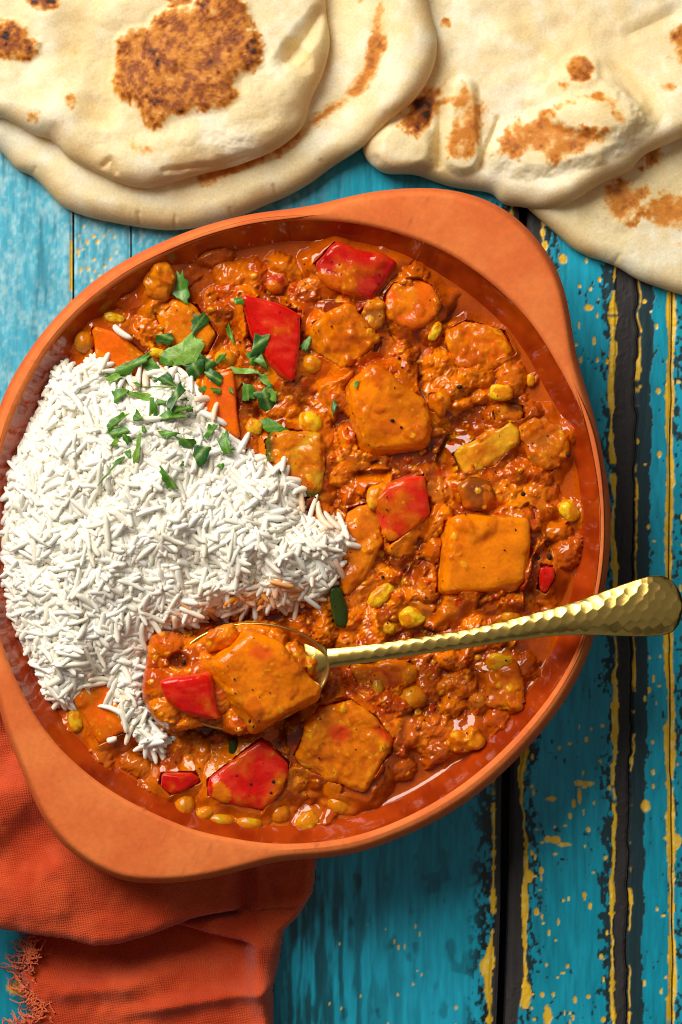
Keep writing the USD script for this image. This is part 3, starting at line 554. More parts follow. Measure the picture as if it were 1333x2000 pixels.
# ------------------------------------------------------------------ rice
RZ = 235.0
rmask = raster(rice_poly); rd = distance_transform_edt(rmask) * STEP
mound = ZS + 11 + 92 * (1 - np.exp(-rd / 115)) + 15 * sst(0, 26, rd) + (f2(GX, GY, 46, 3, 71) - .5) * 46 * sst(0, 60, rd)
mound = np.where(rmask, np.maximum(mound, HM + 6), 0)
gsm = gaussian_filter(np.where(rmask, mound, ZS), 3)
dzy, dzx = np.gradient(gsm, STEP)
def grain(L, R, bend, flat, rings=8, segs=7):
    t = np.sin(np.linspace(-1, 1, rings) * np.pi / 2 * .985)
    rr = R * (1 - np.abs(t) ** 5) ** .5 * (1 - .12 * t)
    a = np.arange(segs) * 2 * np.pi / segs
    V = np.stack([np.repeat(t * L / 2, segs), (rr[:, None] * np.cos(a)).ravel(), (rr[:, None] * np.sin(a) * flat).ravel()], -1)
    V[:, 1] += bend * (V[:, 0] / (L / 2)) ** 2
    V = np.vstack([V, [[-L / 2, bend, 0], [L / 2, bend, 0]]])
    F = [grid_faces(rings, segs, True)]
    n = rings * segs; j = np.arange(segs)
    F.append(np.stack([np.full(segs, n), j, (j + 1) % segs], 1)); o = (rings - 1) * segs; F.append(np.stack([np.full(segs, n + 1), o + (j + 1) % segs, o + j], 1))
    return V, np.vstack(F)
rr = np.random.default_rng(99)
def rice_at(x, y, z, tilt_scale=1.0, L=None, yaw=None):
    L = L or rr.choice([rr.uniform(48, 66), rr.uniform(36, 52), rr.uniform(22, 36)], p=[.6, .3, .1]); R = rr.uniform(5.2, 6.8)
    V, F = grain(L, R, rr.normal(0, .075) * L, rr.uniform(.8, .95))
    yaw = float(f2(np.array(x), np.array(y), 52, 2, 88) * 16 + rr.normal(0, .75)) if yaw is None else yaw
    i, j = gidx(x, y); i, j = int(np.clip(i, 0, len(gy) - 1)), int(np.clip(j, 0, len(gx) - 1))
    sx, sy = np.clip(dzx[i, j], -.7, .7), -np.clip(dzy[i, j], -.7, .7)
    slope = sx * math.cos(yaw) + sy * math.sin(yaw)
    pit = -math.atan(slope) * .8 + rr.normal(0, .14) * tilt_scale; roll = rr.uniform(0, 6.28)
    Rm = trimesh.transformations.euler_matrix(roll, pit, yaw, 'sxyz')[:3, :3]
    return V @ Rm.T + np.array([wx(x, RZ), wy(y, RZ), z]), F
allg = []
ys, xs = np.nonzero(rmask)
ncell = len(ys)
for layer, (cnt, off, sd) in enumerate([(1300, -15, 4), (1900, -7, 4), (2100, -1, 4.5)]):
    # stratified: one grain per stratum of the shuffled mask by blue-noise-like best candidate
    pick = rr.integers(0, ncell, cnt * 4); P = np.stack([gx[xs[pick]], gy[ys[pick]]], -1) + rr.uniform(-1, 1, (cnt * 4, 2))
    tree = cKDTree(P); alive = np.ones(len(P), bool); rad = 8.6
    for q in range(len(P)):
        if alive[q]:
            nb = [t for t in tree.query_ball_point(P[q], rad) if t > q]; alive[nb] = False
    P = P[alive][:cnt]
    for (x, y) in P:
        i, j = int((y - gy[0]) / STEP), int((x - gx[0]) / STEP)
        if rd[i, j] < 7 and rr.random() < .5: continue
        z = mound[i, j] + off + rr.normal(0, sd) * .6
        V, F = rice_at(x, y, z); stain = 0
        ds = np.hypot((x - 570) / 95, (y - 1178) / 30)
        if ds < 1.3 and rr.random() < .75: stain = rr.uniform(.4, 1)
        ds = np.hypot((x - 370) / 90, (y - 1205) / 26)
        if ds < 1.2 and rr.random() < .4: stain = rr.uniform(.3, .8)
        allg.append((layer * 10 + off * .2 + rr.random() * 2 + (V[:, 2].mean() - mound[i, j]), V, F, stain))
bp = closed_curve(rice_poly[::6], 900)
for q in range(150):                     # loose grains that slid off the heap's edge
    k = rr.integers(len(bp)); t = bp[(k + 3) % 900] - bp[k - 3]; nrm = np.array([t[1], -t[0]]) / (np.linalg.norm(t) + 1e-9)
    x, y = bp[k] + nrm * rr.uniform(-12, 13); i, j = gidx(x, y); i, j = int(np.clip(i, 3, len(gy) - 4)), int(np.clip(j, 3, len(gx) - 4))
    if DB[i, j] < 14 or x > 300 and y > 1200: continue
    V, F = rice_at(x, y, max(HM[i - 3:i + 4, j - 3:j + 4].max(), mound[i, j] - 4) + 4, .6)
    allg.append((5 + rr.random() * 6, V, F, rr.choice([0, 0, .15, .4])))
WHITE, CREAM, STAIN = lin(251, 248, 238), lin(250, 242, 220), lin(238, 150, 18)
def gcol(n, stain): return mixc(mixc(np.tile(WHITE, (n, 1)), CREAM, np.full(n, rr.random())), STAIN, np.full(n, stain))
# grains whose upper side is freest count as the ones that show largest
order = np.argsort([-g[0] for g in allg])
heap = thing('rice_heap', (wx(250, RZ), wy(1050, RZ), ZS), 'heap of steamed white long grain rice on the left side of the curry', 'rice')
ho = np.array([wx(250, RZ), wy(1050, RZ), ZS])
vis = [g for g in order if allg[g][1][:, 0].max() > -655 * kz(RZ)]
show = set(vis[:300])
bv, bf, bc, nb = [], [], [], 0
for g in order:
    _, V, F, st = allg[g]
    hm_update(V, RZ)
    if g in show: mesh('rice_grain', V, F, M_rice, str(heap.GetPath()), gcol(len(V), st), origin=ho)
    else: bv.append(V); bf.append(F + nb); bc.append(gcol(len(V), st)); nb += len(V)
inn = rd > 10
cv = np.stack([wx(GX, RZ), wy(GY, RZ), mound - 12], -1)[::3, ::3]; im = inn[::3, ::3]
cf = grid_faces(*im.shape); cf = cf[im.reshape(-1)[cf].all(1)]; cv2, cf2 = clean(cv.reshape(-1, 3), cf)
bv.append(cv2); bf.append(cf2 + nb); bc.append(np.tile(CREAM, (len(cv2), 1)))  # added core sheet below the grains, cream and shallow so gaps stay light
tagp(mesh('packed_grains', np.vstack(bv), np.vstack(bf), M_rice, str(heap.GetPath()), np.vstack(bc), origin=ho), kind='stuff')
for (x, y, yaw, L, lab) in [(237, 650, -.62, 42, 'single loose rice grain lying on the orange squash chunk at the upper left'), (217, 1447, .3, 20, 'single loose rice grain on the carrot piece below the heap')]:
    i, j = gidx(x, y); V, F = rice_at(x, y, HM[int(i) - 4:int(i) + 5, int(j) - 4:int(j) + 5].max() + 5, 0, L, yaw)
    tagp(mesh('loose_rice_grain', V, F, M_rice, col=gcol(len(V), .08)), lab, 'rice grain')

# ------------------------------------------------------------------ brass spoon with its load
SZ = 268.0
spoon = thing('spoon', (wx(490, SZ), wy(1322, SZ), 205), 'brass coloured spoon with a hammered handle resting on the bowl rim', 'spoon')
so = np.array([wx(490, SZ), wy(1322, SZ), 205.])
BRASS = lin(206, 172, 92)
ax = np.array([math.cos(math.radians(-9.2)), math.sin(math.radians(-9.2))]); ay = np.array([-ax[1], ax[0]])
th = np.linspace(0, 2 * np.pi, 160, endpoint=False)
def spoon_out(th):
    e = 1 + .0 * th
    x = 158 * np.cos(th); y = 104 * np.sin(th) * (1 - .10 * np.cos(th))
    return x, y
rings = []
ox, oy = spoon_out(th)
for s, dz, off in [(1, -6, -7), (1.0, -2, -1), (1, 0, 0), (1, 2.2, -1), (1, 2.6, -3.5), (1, 1.0, -6.5)]:
    r = np.hypot(ox, oy); rings.append((ox * (r + off) / r, oy * (r + off) / r, np.full(160, 256.0 + dz)))
for s in (.92, .82, .7, .55, .38, .2, .03):
    rings.append((ox * s * .95, oy * s * .95, np.full(160, 256 - 36 * (1 - s ** 2.2))))
under = [(ox * s, oy * s, np.full(160, 248 - 38 * (1 - s ** 2.2))) for s in (.03, .3, .55, .75, .9)]
allr = under + rings
V = []
for x, y, z in allr:
    px = 488 + x * ax[0] + y * ay[0]; py = 1320 + x * ax[1] + y * ay[1]
    V.append(np.stack([wx(px, SZ), wy(py, SZ), z + (px - 488) * .03], -1))
v = np.array(V).reshape(-1, 3)
mesh('spoon_bowl', v, grid_faces(len(allr), 160, True)[:, ::-1], M_gold, str(spoon.GetPath()), np.tile(BRASS, (len(v), 1)), origin=so)
up = np.array([(592,1236),(616,1254),(636,1265),(652,1267),(720,1259),(785,1250),(850,1239),(900,1231),(965,1217),(1030,1200),(1080,1186),(1127,1172),(1160,1160),(1192,1148),(1225,1136),(1257,1126),(1280,1123),(1300,1128),(1316,1142),(1326,1160),(1330,1180)], float)
lo = np.array([(604,1346),(622,1330),(640,1312),(652,1304),(720,1294),(785,1284),(850,1274),(900,1267),(965,1256),(1030,1247),(1080,1241),(1127,1239),(1160,1239),(1192,1240),(1225,1241),(1257,1241),(1280,1240),(1300,1237),(1316,1226),(1326,1206),(1330,1182)], float)
def par(p, n):
    s = np.linspace(0, 1, len(p)); return CubicSpline(s, p)(np.linspace(0, 1, n))
NU, NV = 460, 60
U_, L_ = par(up, NU), par(lo, NU)
tv = np.linspace(-1, 1, NV); tt = (tv + 1) / 2
PX = U_[:, None, 0] * (1 - tt) + L_[:, None, 0] * tt; PY = U_[:, None, 1] * (1 - tt) + L_[:, None, 1] * tt
wid = np.hypot(*(U_ - L_).T)
zc = np.interp(PX[:, NV // 2], [596, 620, 660, 800, 1000, 1160, 1260, 1330], [244, 251, 262, 276, 290, 300, 306, 302])
dome = np.clip(wid * .15, 3.5, 12)
rg2 = np.random.default_rng(8)
cells = []
for a in np.arange(600, 1345, 24):
    for q, b in enumerate(np.arange(-70, 71, 17)):
        cells.append((a + (12 if q % 2 else 0) + rg2.uniform(-4, 4), b + rg2.uniform(-3, 3)))
cells = np.array(cells)
mid = (U_ + L_) / 2; tw = np.repeat(((tv)[None] * wid[:, None] / 2), 1, 0)
dd, _ = cKDTree(cells).query(np.stack([PX.ravel(), tw.ravel()], -1)); dd = dd.reshape(PX.shape)
dim = 1.15 * np.clip((dd / 13) ** 2, 0, 1.3) * sst(640, 760, PX) * (1 - np.abs(tv)[None] ** 7)
Z = zc[:, None] + dome[:, None] * (1 - np.abs(tv) ** 2.1) + dim
tp = np.stack([wx(PX, SZ), wy(PY, SZ), Z], -1)
bt = np.stack([wx(PX, SZ), wy(PY, SZ), zc[:, None] - 7 - 2 * (1 - tv ** 2) + 0 * PX], -1)
bt[:, 0, 2] = zc - 3; bt[:, -1, 2] = zc - 3
full = np.concatenate([tp, bt[:, ::-1]], 1)
v = full.reshape(-1, 3); f = grid_faces(NU, 2 * NV, True)
mesh('handle', v, f[:, ::-1], M_gold, str(spoon.GetPath()), np.tile(BRASS, (len(v), 1)), smooth=True, origin=so)

# the spoonful: sauce heaped on the spoon
LZ = 268.0
lx = np.arange(262, 656, 2.0); ly = np.arange(1196, 1456, 2.0); LX, LY = np.meshgrid(lx, ly)
lp = closed_curve([(296,1246),(330,1238),(352,1244),(372,1250),(404,1240),(456,1222),(515,1217),(556,1230),(584,1262),(604,1292),(606,1318),(596,1348),(556,1396),(512,1424),(462,1440),(430,1428),(396,1422),(356,1430),(322,1426),(298,1404),(276,1358),(284,1300)], 500)
im = Image.new('L', (len(lx), len(ly))); ImageDraw.Draw(im).polygon([((x - lx[0]) / 2, (y - ly[0]) / 2) for x, y in lp], fill=255)
lm = np.asarray(im) > 0; ld = distance_transform_edt(lm) * 2.0
lumpL = np.zeros(LX.shape); colL = np.tile(PULP * .95, LX.shape + (1,)); rg3 = np.random.default_rng(31)
colL = mixc(colL, SAUCE, sst(.35, .65, f2(LX, LY, 40, 3, 12)))
for q in range(190):
    x, y = rg3.uniform(270, 640), rg3.uniform(1205, 1440); s = 5 + 20 * rg3.random() ** 2.2
    if q < 8: x, y, s = [(430, 1246, 30), (330, 1262, 24), (320, 1390, 30), (480, 1222, 22), (590, 1300, 26), (370, 1420, 20), (300, 1330, 26), (455, 1420, 24)][q]
    d = np.hypot((LX - x) / (s * 1.2), (LY - y) / s) + (f2(LX, LY, s * .6, 2, q % 13) - .5) * .6
    hh = s * .5 * np.clip(1 - d * d, 0, 1) ** .6; win = sst(-.5, 3, hh - lumpL) * sst(1, .8, d)
    colL = mixc(colL, pal[rg3.integers(len(pal))] * rg3.uniform(.9, 1.12), win * .8); lumpL = np.maximum(lumpL, hh)
zl = 226 + 32 * (1 - (1 - np.clip(ld / 20, 0, 1)) ** 2) ** .5 + lumpL + 10 * sst(0, 90, ld) + (f2(LX, LY, 11, 3, 41) - .5) * 5 + (f2(LX, LY, 5, 2, 42) - .5) * 2
for q in range(160):
    x, y = rg3.uniform(275, 640), rg3.uniform(1205, 1440); a = rg3.uniform(3, 8); d = np.hypot((LX - x) / a, (LY - y) / (a * .7)); hh = np.clip(1 - d * d, 0, 1) ** .5
    zl = zl + hh * a * .4; colL = mixc(colL, [lin(230, 150, 18), lin(218, 118, 8), lin(200, 86, 5), lin(188, 60, 6)][rg3.integers(4)], sst(0, .4, hh) * .7)
pool = sst(1.0, .6, np.hypot((LX - 590) / 40, (LY - 1256) / 30)); zl -= pool * 24; colL = mixc(colL, DEEP, pool * .9)
pool2 = sst(1.0, .6, np.hypot((LX - 350) / 26, (LY - 1290) / 20)); zl -= pool2 * 9; colL = mixc(colL, DEEP, pool2)  # shade of the gap by the spoon rim, painted into the sauce colour
v = np.stack([wx(LX, LZ), wy(LY, LZ), zl], -1).reshape(-1, 3); f = grid_faces(*LX.shape); f = f[lm.reshape(-1)[f].any(1)]
vv, ff, cc, aa = clean(v, f, colL.reshape(-1, 3), (.15 + .85 * np.maximum(pool, pool2)).reshape(-1))
tagp(mesh('spoonful_of_curry', vv, ff, M_sauce, col=cc, aux=aa), 'thick orange curry heaped in the spoon, spilling over its left end', 'curry', kind='stuff')
hm_update(vv, LZ)
for k, (nm, lab, cat, top, zt, dep, r, colr, coat, shift) in enumerate([
        ('potato_cube', 'large potato cube coated in pulp, lying in the spoon', 'potato', [(424, 1294, 4), (493, 1236, 8), (551, 1262, 4), (622, 1350, -12), (511, 1410, -10), (440, 1330, -2)], 306, 46, 13, POT, .44, (-14, 8)),
        ('pepper_piece', 'bright red pepper piece at the left end of the spoon', 'bell pepper', [(318, 1332, 6), (408, 1320, 10), (430, 1400, 2), (388, 1404, -4), (330, 1366, -2)], 292, 34, 8, RED, .16, (0, -3)),
        ('squash_chunk', 'flat yellow squash chunk at the upper rim of the spoon', 'squash', [(404, 1240), (452, 1222), (468, 1238), (452, 1262), (408, 1264)], 280, 30, 8, AMBER, .4, (0, 0)),
        ('squash_chunk', 'glossy orange squash edge at the neck side of the spoon', 'squash', [(560, 1262), (572, 1258), (610, 1296), (608, 1318), (590, 1312)], 266, 30, 7, PULP, .7, (0, 0))]):
    v, f, cc = make_chunk(top, zt, dep, r, colr, coat, .05, shift, 60 + k, kref=LZ, refine=3.6)
    if nm == 'potato_cube':
        px, py = v[:, 0] / kz(LZ) + 666.5, 1000 - v[:, 1] / kz(LZ); cc = mixc(cc, lin(216, 66, 24), sst(1.1, .5, np.hypot((px - 512) / 26, (py - 1272) / 16)) * .7)
    tagp(mesh(nm, v, f, M_veg, col=cc), lab, cat); hm_update(v, LZ)

# ------------------------------------------------------------------ flatbreads
def poly_sdf(poly, X, Y):
    """signed distance (inside positive) of points to a polygon"""
    p = np.asarray(poly, float); q = np.roll(p, -1, 0); d = np.full(X.shape, 1e18); ins = np.zeros(X.shape, bool)
    for (x0, y0), (x1, y1) in zip(p, q):
        ex, ey = x1 - x0, y1 - y0; t = np.clip(((X - x0) * ex + (Y - y0) * ey) / (ex * ex + ey * ey + 1e-9), 0, 1)
        d = np.minimum(d, (X - x0 - t * ex) ** 2 + (Y - y0 - t * ey) ** 2)
        c = (y0 > Y) != (y1 > Y); ins ^= c & (X < (x1 - x0) * (Y - y0) / (y1 - y0 + 1e-12) + x0)
    d = np.sqrt(d); return np.where(ins, d, -d)
def line_d(pts, X, Y):
    d = np.full(X.shape, 1e9); 
    for (x0, y0, w0), (x1, y1, w1) in zip(pts[:-1], pts[1:]):
        ex, ey = x1 - x0, y1 - y0; t = np.clip(((X - x0) * ex + (Y - y0) * ey) / (ex * ex + ey * ey), 0, 1)
        d = np.minimum(d, np.hypot(X - x0 - t * ex, Y - y0 - t * ey) - (w0 + (w1 - w0) * t))
    return -d
DOUGH, DOUGHW, DOUGHY, GLD, BRN, DRK = lin(230, 209, 164), lin(240, 227, 198), lin(225, 197, 136), lin(200, 126, 44), lin(142, 74, 26), lin(60, 30, 16)
def naan(label, c, outline, base, T, ew, zref, chars, bumps, seed, rough=1.0, nr=142, nt=760):
    th = np.linspace(-np.pi, np.pi, nt, endpoint=False); rho = radial(outline, c, th)
    s = np.linspace(0, 1, nr); t = 1 - (1 - s) ** 1.3
    R = t[:, None] * rho; X = c[0] + R * np.cos(th); Y = c[1] + R * np.sin(th)
    cullr = 1
    d = (1 - t)[:, None] * rho
    prof = np.sqrt(1 - (1 - np.clip(d / ew, 0, 1)) ** 2)
    ew2 = sst(0, 40, d)
    und = (f2(X, Y, 110, 3, seed) - .5) * 24 * rough + (f2(X, Y, 46, 2, seed + 1) - .5) * 7 * rough + (f2(X, Y, 13, 2, seed + 2) - .5) * 1.3
    Z = base(X, Y) + .25 * T + .75 * T * prof + und * ew2
    char = np.zeros(X.shape)
    g1, g2, g3 = f2(X, Y, 22, 4, seed + 5), f2(X, Y, 7, 3, seed + 6), f2(X, Y, 4.2, 2, seed + 7)
    yel = np.zeros(X.shape)
    for kind, geo, amp, soft in bumps:          # raised blisters and hollows
        if kind == 'e':
            x, y, a, b, an = geo; dx, dy = X - x, Y - y; u = dx * math.cos(an) + dy * math.sin(an); w = -dx * math.sin(an) + dy * math.cos(an)
            q = np.sqrt((u / a) ** 2 + (w / b) ** 2) + (g1 - .5) * .25; e = sst(1 + soft, 1 - soft, q)
        elif kind == 'p': e = sst(-soft, soft, poly_sdf(geo, X, Y) + (g1 - .5) * 8)
        else: e = sst(-soft, soft, line_d(geo, X, Y) + (g1 - .5) * 6)
        Z = Z + amp * e
        if amp < 0: yel = np.maximum(yel, e * .6)
    for kind, geo, depth, soft in chars:        # toasted patches: depth 0..1 = how dark
        if kind == 'p': sd = poly_sdf(geo, X, Y)
        elif kind == 'l': sd = line_d(geo, X, Y)
        else:
            x, y, a, b = geo; sd = (1 - np.hypot((X - x) / a, (Y - y) / b)) * min(a, b)
        e = sst(-soft * 1.3, soft * 2.0, sd + (g1 - .5) * soft * 4 + (g2 - .5) * soft * 2.6)
        char = np.maximum(char, e * (depth * (1 + (g1 - .5) * 2.4 + (g2 - .5) * 1.0 + (g3 - .5) * .3)).clip(.10, 1.2))
    cc = mixc(DOUGH, DOUGHW, sst(.42, .66, g1 * .4 + f2(X, Y, 90, 2, seed + 9) * .6)); cc = mixc(cc, DOUGHY, np.clip(sst(.45, .7, f2(X, Y, 60, 3, seed + 11)) * .55 + yel, 0, 1) * .8)
    cc = mixc(cc, lin(216, 172, 112), sst(52, 2, d) * .75 * sst(.25, .55, f2(X, Y, 80, 2, seed + 12)))
    cc = mixc(cc, lin(224, 170, 90), sst(.01, .2, char) * .8); cc = mixc(cc, GLD, sst(.12, .40, char)); cc = mixc(cc, BRN, sst(.42, .78, char)); cc = mixc(cc, DRK, sst(.82, 1.12, char))
    Z += char * (g3 - .5) * 3
    rows = [np.stack([wx(X, zref), wy(Y, zref), Z], -1)]
    Xe, Ye = X[-1], Y[-1]; be = base(Xe, Ye)
    for inset, zz in ((1.0, .2), (4, .1), (11, .02), (24, 0)):
        k = (rho - inset) / rho; xx, yy = c[0] + (Xe - c[0]) * k, c[1] + (Ye - c[1]) * k
        rows.append(np.stack([wx(xx, zref), wy(yy, zref), be + zz * T], -1)[None])
    V = np.concatenate(rows, 0); n2 = len(V)
    C = np.concatenate([cc, np.repeat(cc[-1:] * .96, 4, 0)], 0)
    tagp(mesh('flatbread', V.reshape(-1, 3), grid_faces(n2, nt, True)[:, ::-1], M_dough, col=C.reshape(-1, 3)), label, 'naan', 'flatbreads stacked behind the bowl')
bigc = [(230,75),(246,55),(290,48),(303,30),(330,12),(385,5),(400,-12),(450,-20),(482,8),(487,40),(500,62),(512,95),(505,125),(485,136),(465,140),(455,160),(462,186),(440,206),(400,212),(350,220),(330,228),(312,246),(300,248),(285,235),(270,210),(258,190),(235,185),(222,170),(218,155),(225,120)]
c2 = [(-20,40),(25,35),(48,48),(55,66),(75,80),(73,98),(50,113),(20,108),(-20,100)]
o1 = [(-110,-120),(250,-150),(560,-130),(628,-60),(637,10),(644,62),(640,100),(626,145),(608,183),(592,234),(562,267),(530,288),(499,301),(450,318),(400,330),(350,344),(300,357),(270,359),(238,352),(210,342),(170,322),(129,300),(106,276),(88,262),(60,254),(0,222),(-90,190)]
o2 = [(-100,150),(-60,250),(0,294),(27,324),(57,338),(105,387),(138,408),(192,424),(270,438),(330,444),(400,436),(460,420),(520,394),(550,382),(610,349),(655,316),(715,279),(763,234),(800,206),(838,154),(853,104),(850,60),(834,0),(800,-110),(500,-150),(100,-120)]
o3 = [(709,282),(724,310),(752,329),(804,332),(850,345),(890,357),(940,364),(968,372),(985,388),(1020,396),(1056,403),(1090,401),(1113,394),(1145,376),(1175,357),(1210,342),(1236,328),(1254,306),(1293,285),(1333,267),(1420,220),(1470,80),(1440,-110),(1100,-160),(850,-110),(790,20),(760,120),(720,220)]
o4 = [(1010,370),(1032,402),(1061,428),(1095,458),(1127,485),(1165,502),(1208,518),(1246,541),(1290,558),(1333,572),(1400,580),(1480,520),(1490,330),(1400,200),(1200,200),(1060,290)]
naan('pale flatbread lowest at the right, with two soft brown spots', (1260, 390), o4, lambda x, y: 0 * x, 44, 34, 40,
     [('e', (1222, 396, 46, 38), .42, 9), ('e', (1306, 412, 48, 34), .40, 9), ('e', (1272, 306, 24, 18), .55, 8), ('e', (1330, 478, 14, 10), .1, 6)],
     [('e', (1222, 396, 60, 50, 0), 5, .3), ('l', [(1190, 530, 3), (1210, 500, 2)], -4, 8)], 201, .55, 90, 620)
naan('large flatbread at the upper right with blistered brown patches near its lower edge', (1080, 120), o3, lambda x, y: 50 * sst(980, 1180, x) * sst(60, 240, y), 58, 38, 80,
     [('p', [(868,158),(872,186),(842,232),(812,262),(776,246),(800,200),(836,166)], .72, 8), ('p', [(886,188),(906,166),(945,186),(957,202),(946,242),(932,290),(912,314),(876,306),(880,260),(892,222)], .42, 6),
      ('p', [(955,305),(985,268),(1002,234),(1040,240),(1060,216),(1085,236),(1112,240),(1150,262),(1182,258),(1172,282),(1130,300),(1105,310),(1066,320),(1050,298),(1000,300)], .40, 9),
      ('l', [(1090, 214, 6), (1125, 196, 9), (1165, 196, 9), (1192, 212, 9), (1210, 246, 5)], .36, 6), ('e', (1133, 136, 27, 27), .48, 4), ('e', (1101, 172, 14, 9), .36, 4), ('e', (872, 40, 9, 10), .42, 4), ('e', (1304, 168, 13, 8), .34, 4), ('e', (1334, 90, 20, 42), .48, 6)],
     [('e', (1110, 265, 150, 62, -.25), 20, .25), ('e', (1140, 205, 100, 60, .35), 14, .2), ('l', [(905, 175, 26), (905, 300, 34)], 18, 9), ('e', (790, 285, 62, 50, -.5), 26, .3), ('l', [(862, 200, 4), (858, 320, 5)], -12, 9), ('l', [(975, 230, 3), (940, 320, 4)], -10, 8), ('e', (1135, 136, 36, 34, 0), 8, .3),
      ('e', (1245, 180, 70, 20, .9), -9, .5), ('e', (985, 110, 130, 50, .3), 7, .6), ('l', [(1235, 60, 8), (1320, 20, 10)], -10, 18), ('l', [(1020, 30, 20), (1060, 90, 20)], -6, 22)], 221, 1.0)
naan('flatbread underneath at the upper left with a thin curved brown streak', (380, 130), o2, lambda x, y: 58 * sst(640, 800, x), 56, 42, 60,
     [('l', [(742, 14, 2), (738, 45, 10), (736, 100, 16), (720, 145, 13), (690, 185, 10), (640, 215, 8), (590, 255, 9), (540, 292, 9), (500, 312, 9), (460, 324, 10), (398, 352, 13)], .42, 6), ('e', (706, 2, 5, 6), .35, 3)],
     [('l', [(742, 14, 12), (736, 100, 18), (690, 185, 14), (590, 255, 14), (460, 324, 16)], -4, 14)] +
     [('l', [(x, y, 1), (x + dx, y + dy, 1)], -5, 6) for x, y, dx, dy in [(545, 384, -10, -22), (272, 440, -2, -26), (340, 444, 2, -24), (57, 338, 12, -12), (765, 236, -10, -10), (640, 330, -12, -18), (455, 425, -6, -20)]], 241, .55)
naan('puffy flatbread on top at the upper left with one large scorched patch', (280, 70), o1, lambda x, y: 54 + 0 * x, 54, 48, 125,
     [('p', bigc, .60, 6), ('p', c2, .78, 6), ('e', (85, -8, 30, 22), .78, 6), ('p', [(322, -10), (326, 8), (342, 14), (372, 2), (380, -15)], .75, 4), ('e', (138, 195, 13, 16), .36, 4), ('e', (65, 222, 15, 13), .36, 4), ('e', (145, 97, 8, 8), .14, 5), ('l', [(248, 262, 3), (262, 284, 9), (290, 290, 6), (325, 280, 3)], .2, 8),
      ('e', (490, 88, 20, 32), .86, 9), ('e', (290, 110, 34, 26), .74, 12), ('e', (296, 190, 26, 26), .78, 12), ('e', (415, 150, 26, 22), .80, 12), ('e', (400, 20, 34, 18), .72, 10), ('e', (330, 60, 20, 16), .72, 10), ('e', (420, 80, 24, 20), .68, 10), ('e', (12, 60, 24, 20), 1.0, 8), ('e', (60, 85, 12, 12), .95, 6)],
     [('p', bigc, 13, 14), ('e', (390, 180, 130, 100, .3), 12, .4), ('p', c2, 9, 9), ('e', (65, 222, 30, 28, 0), 5, .7), ('e', (138, 195, 30, 32, 0), 5, .7), ('e', (85, 8, 46, 30, 0), 6, .5), ('l', [(558, 112, 10), (600, 60, 14), (622, 20, 6)], -26, 18), ('e', (580, 105, 34, 20, .9), -12, .4),
      ('e', (150, 70, 60, 34, 1.0), -7, .6), ('e', (205, 150, 30, 60, .1), -7, .6), ('e', (190, 215, 40, 26, .4), -8, .5), ('e', (330, 300, 130, 40, -.15), 9, .5), ('l', [(200, 320, 4), (215, 310, 5), (225, 330, 3)], -9, 9), ('l', [(320, 330, 3), (420, 318, 4), (495, 296, 3)], -9, 8), ('e', (510, 210, 50, 90, .5), 8, .5), ('e', (250, 20, 60, 30, 0), 8, .5)], 261, 1.0)

# ------------------------------------------------------------------ napkin
nx = np.arange(-130, 640, 2.9); ny = np.arange(1330, 2110, 2.9); NX, NY = np.meshgrid(nx, ny)
fold = np.interp(NX, [-130, 0, 72, 139, 192, 240, 288, 331, 374, 432, 475, 520, 640], [1800, 1804, 1814, 1824, 1838, 1833, 1819, 1804, 1790, 1780, 1775, 1770, 1765])
flap = np.interp(NX, [-130, 331, 370, 408, 461, 484, 510, 640], [1806, 1806, 1814, 1826, 1838, 1842, 1850, 1900])
nrm1 = f2(NX, NY, 90, 3, 301) - .5; nrm2 = f2(NX, NY, 36, 3, 302) - .5
lowd = np.minimum(np.maximum(NY - fold, 0), np.where(NX > 325, np.maximum(NY - flap, 0), 1e9))
z = 4 + (12 + 44 * sst(14, 100, lowd) + nrm1 * 34 + nrm2 * 7) * sst(-4, 60, np.where(NY > fold, lowd, 60))
A = 126 * sst(515, 430, NX) * (1 - .5 * sst(300, 430, NX))
d1 = fold - NY
roll = np.sqrt(1 - (1 - np.clip(d1 / 26, 0, 1)) ** 2)
z = z + A * sst(-2, 4, d1) * (.72 + .28 * roll)
A2 = 54 * sst(325, 372, NX) * sst(508, 470, NX)
d2 = flap - NY
z = z + A2 * sst(-2, 4, d2) * (.4 + .6 * np.sqrt(1 - (1 - np.clip(d2 / 16, 0, 1)) ** 2)) * (1 - sst(-2, 4, d1))
z -= 34 * np.exp(-((d1 + 4) / 5.) ** 2) * sst(350, 385, NX) * sst(482, 455, NX)
z += 54 * sst(470, 508, NX) * sst(1990, 1840, NY)                          # the continuous drape at the right end
z += 26 * np.exp(-((NX - 505 - (NY - 1840) * .12) / 26) ** 2) * sst(1790, 1850, NY)     # rounded fold running down the right side
z += 22 * np.exp(-((NY - 1965 + (NX - 300) * .18) / 16) ** 2) * sst(200, 330, NX) + 18 * np.exp(-((NY - 1925 + (NX - 200) * .1) / 22) ** 2) * sst(40, 120, NX) * sst(330, 240, NX)
z -= 8 * np.exp(-((NX - 520 - (NY - 1700) * .35) / 10) ** 2) * sst(1670, 1700, NY) * sst(1790, 1750, NY)
z = z + (1 - sst(1760, 1800, NY)) * 16 * np.sin((NY * .8 + NX * .55) / 34. + 5 * f2(NX, NY, 120, 2, 330)) * sst(260, 60, NX) + 8 * np.sin((NY + NX * .22) / 30.) * sst(1420, 1600, NY) * sst(1790, 1740, NY) * .5
rightc = np.interp(NY, [1330, 1560, 1640, 1680, 1742, 1790, 1819, 1876, 1934, 2000, 2110], [560, 600, 618, 620, 614, 586, 556, 547, 534, 536, 540])
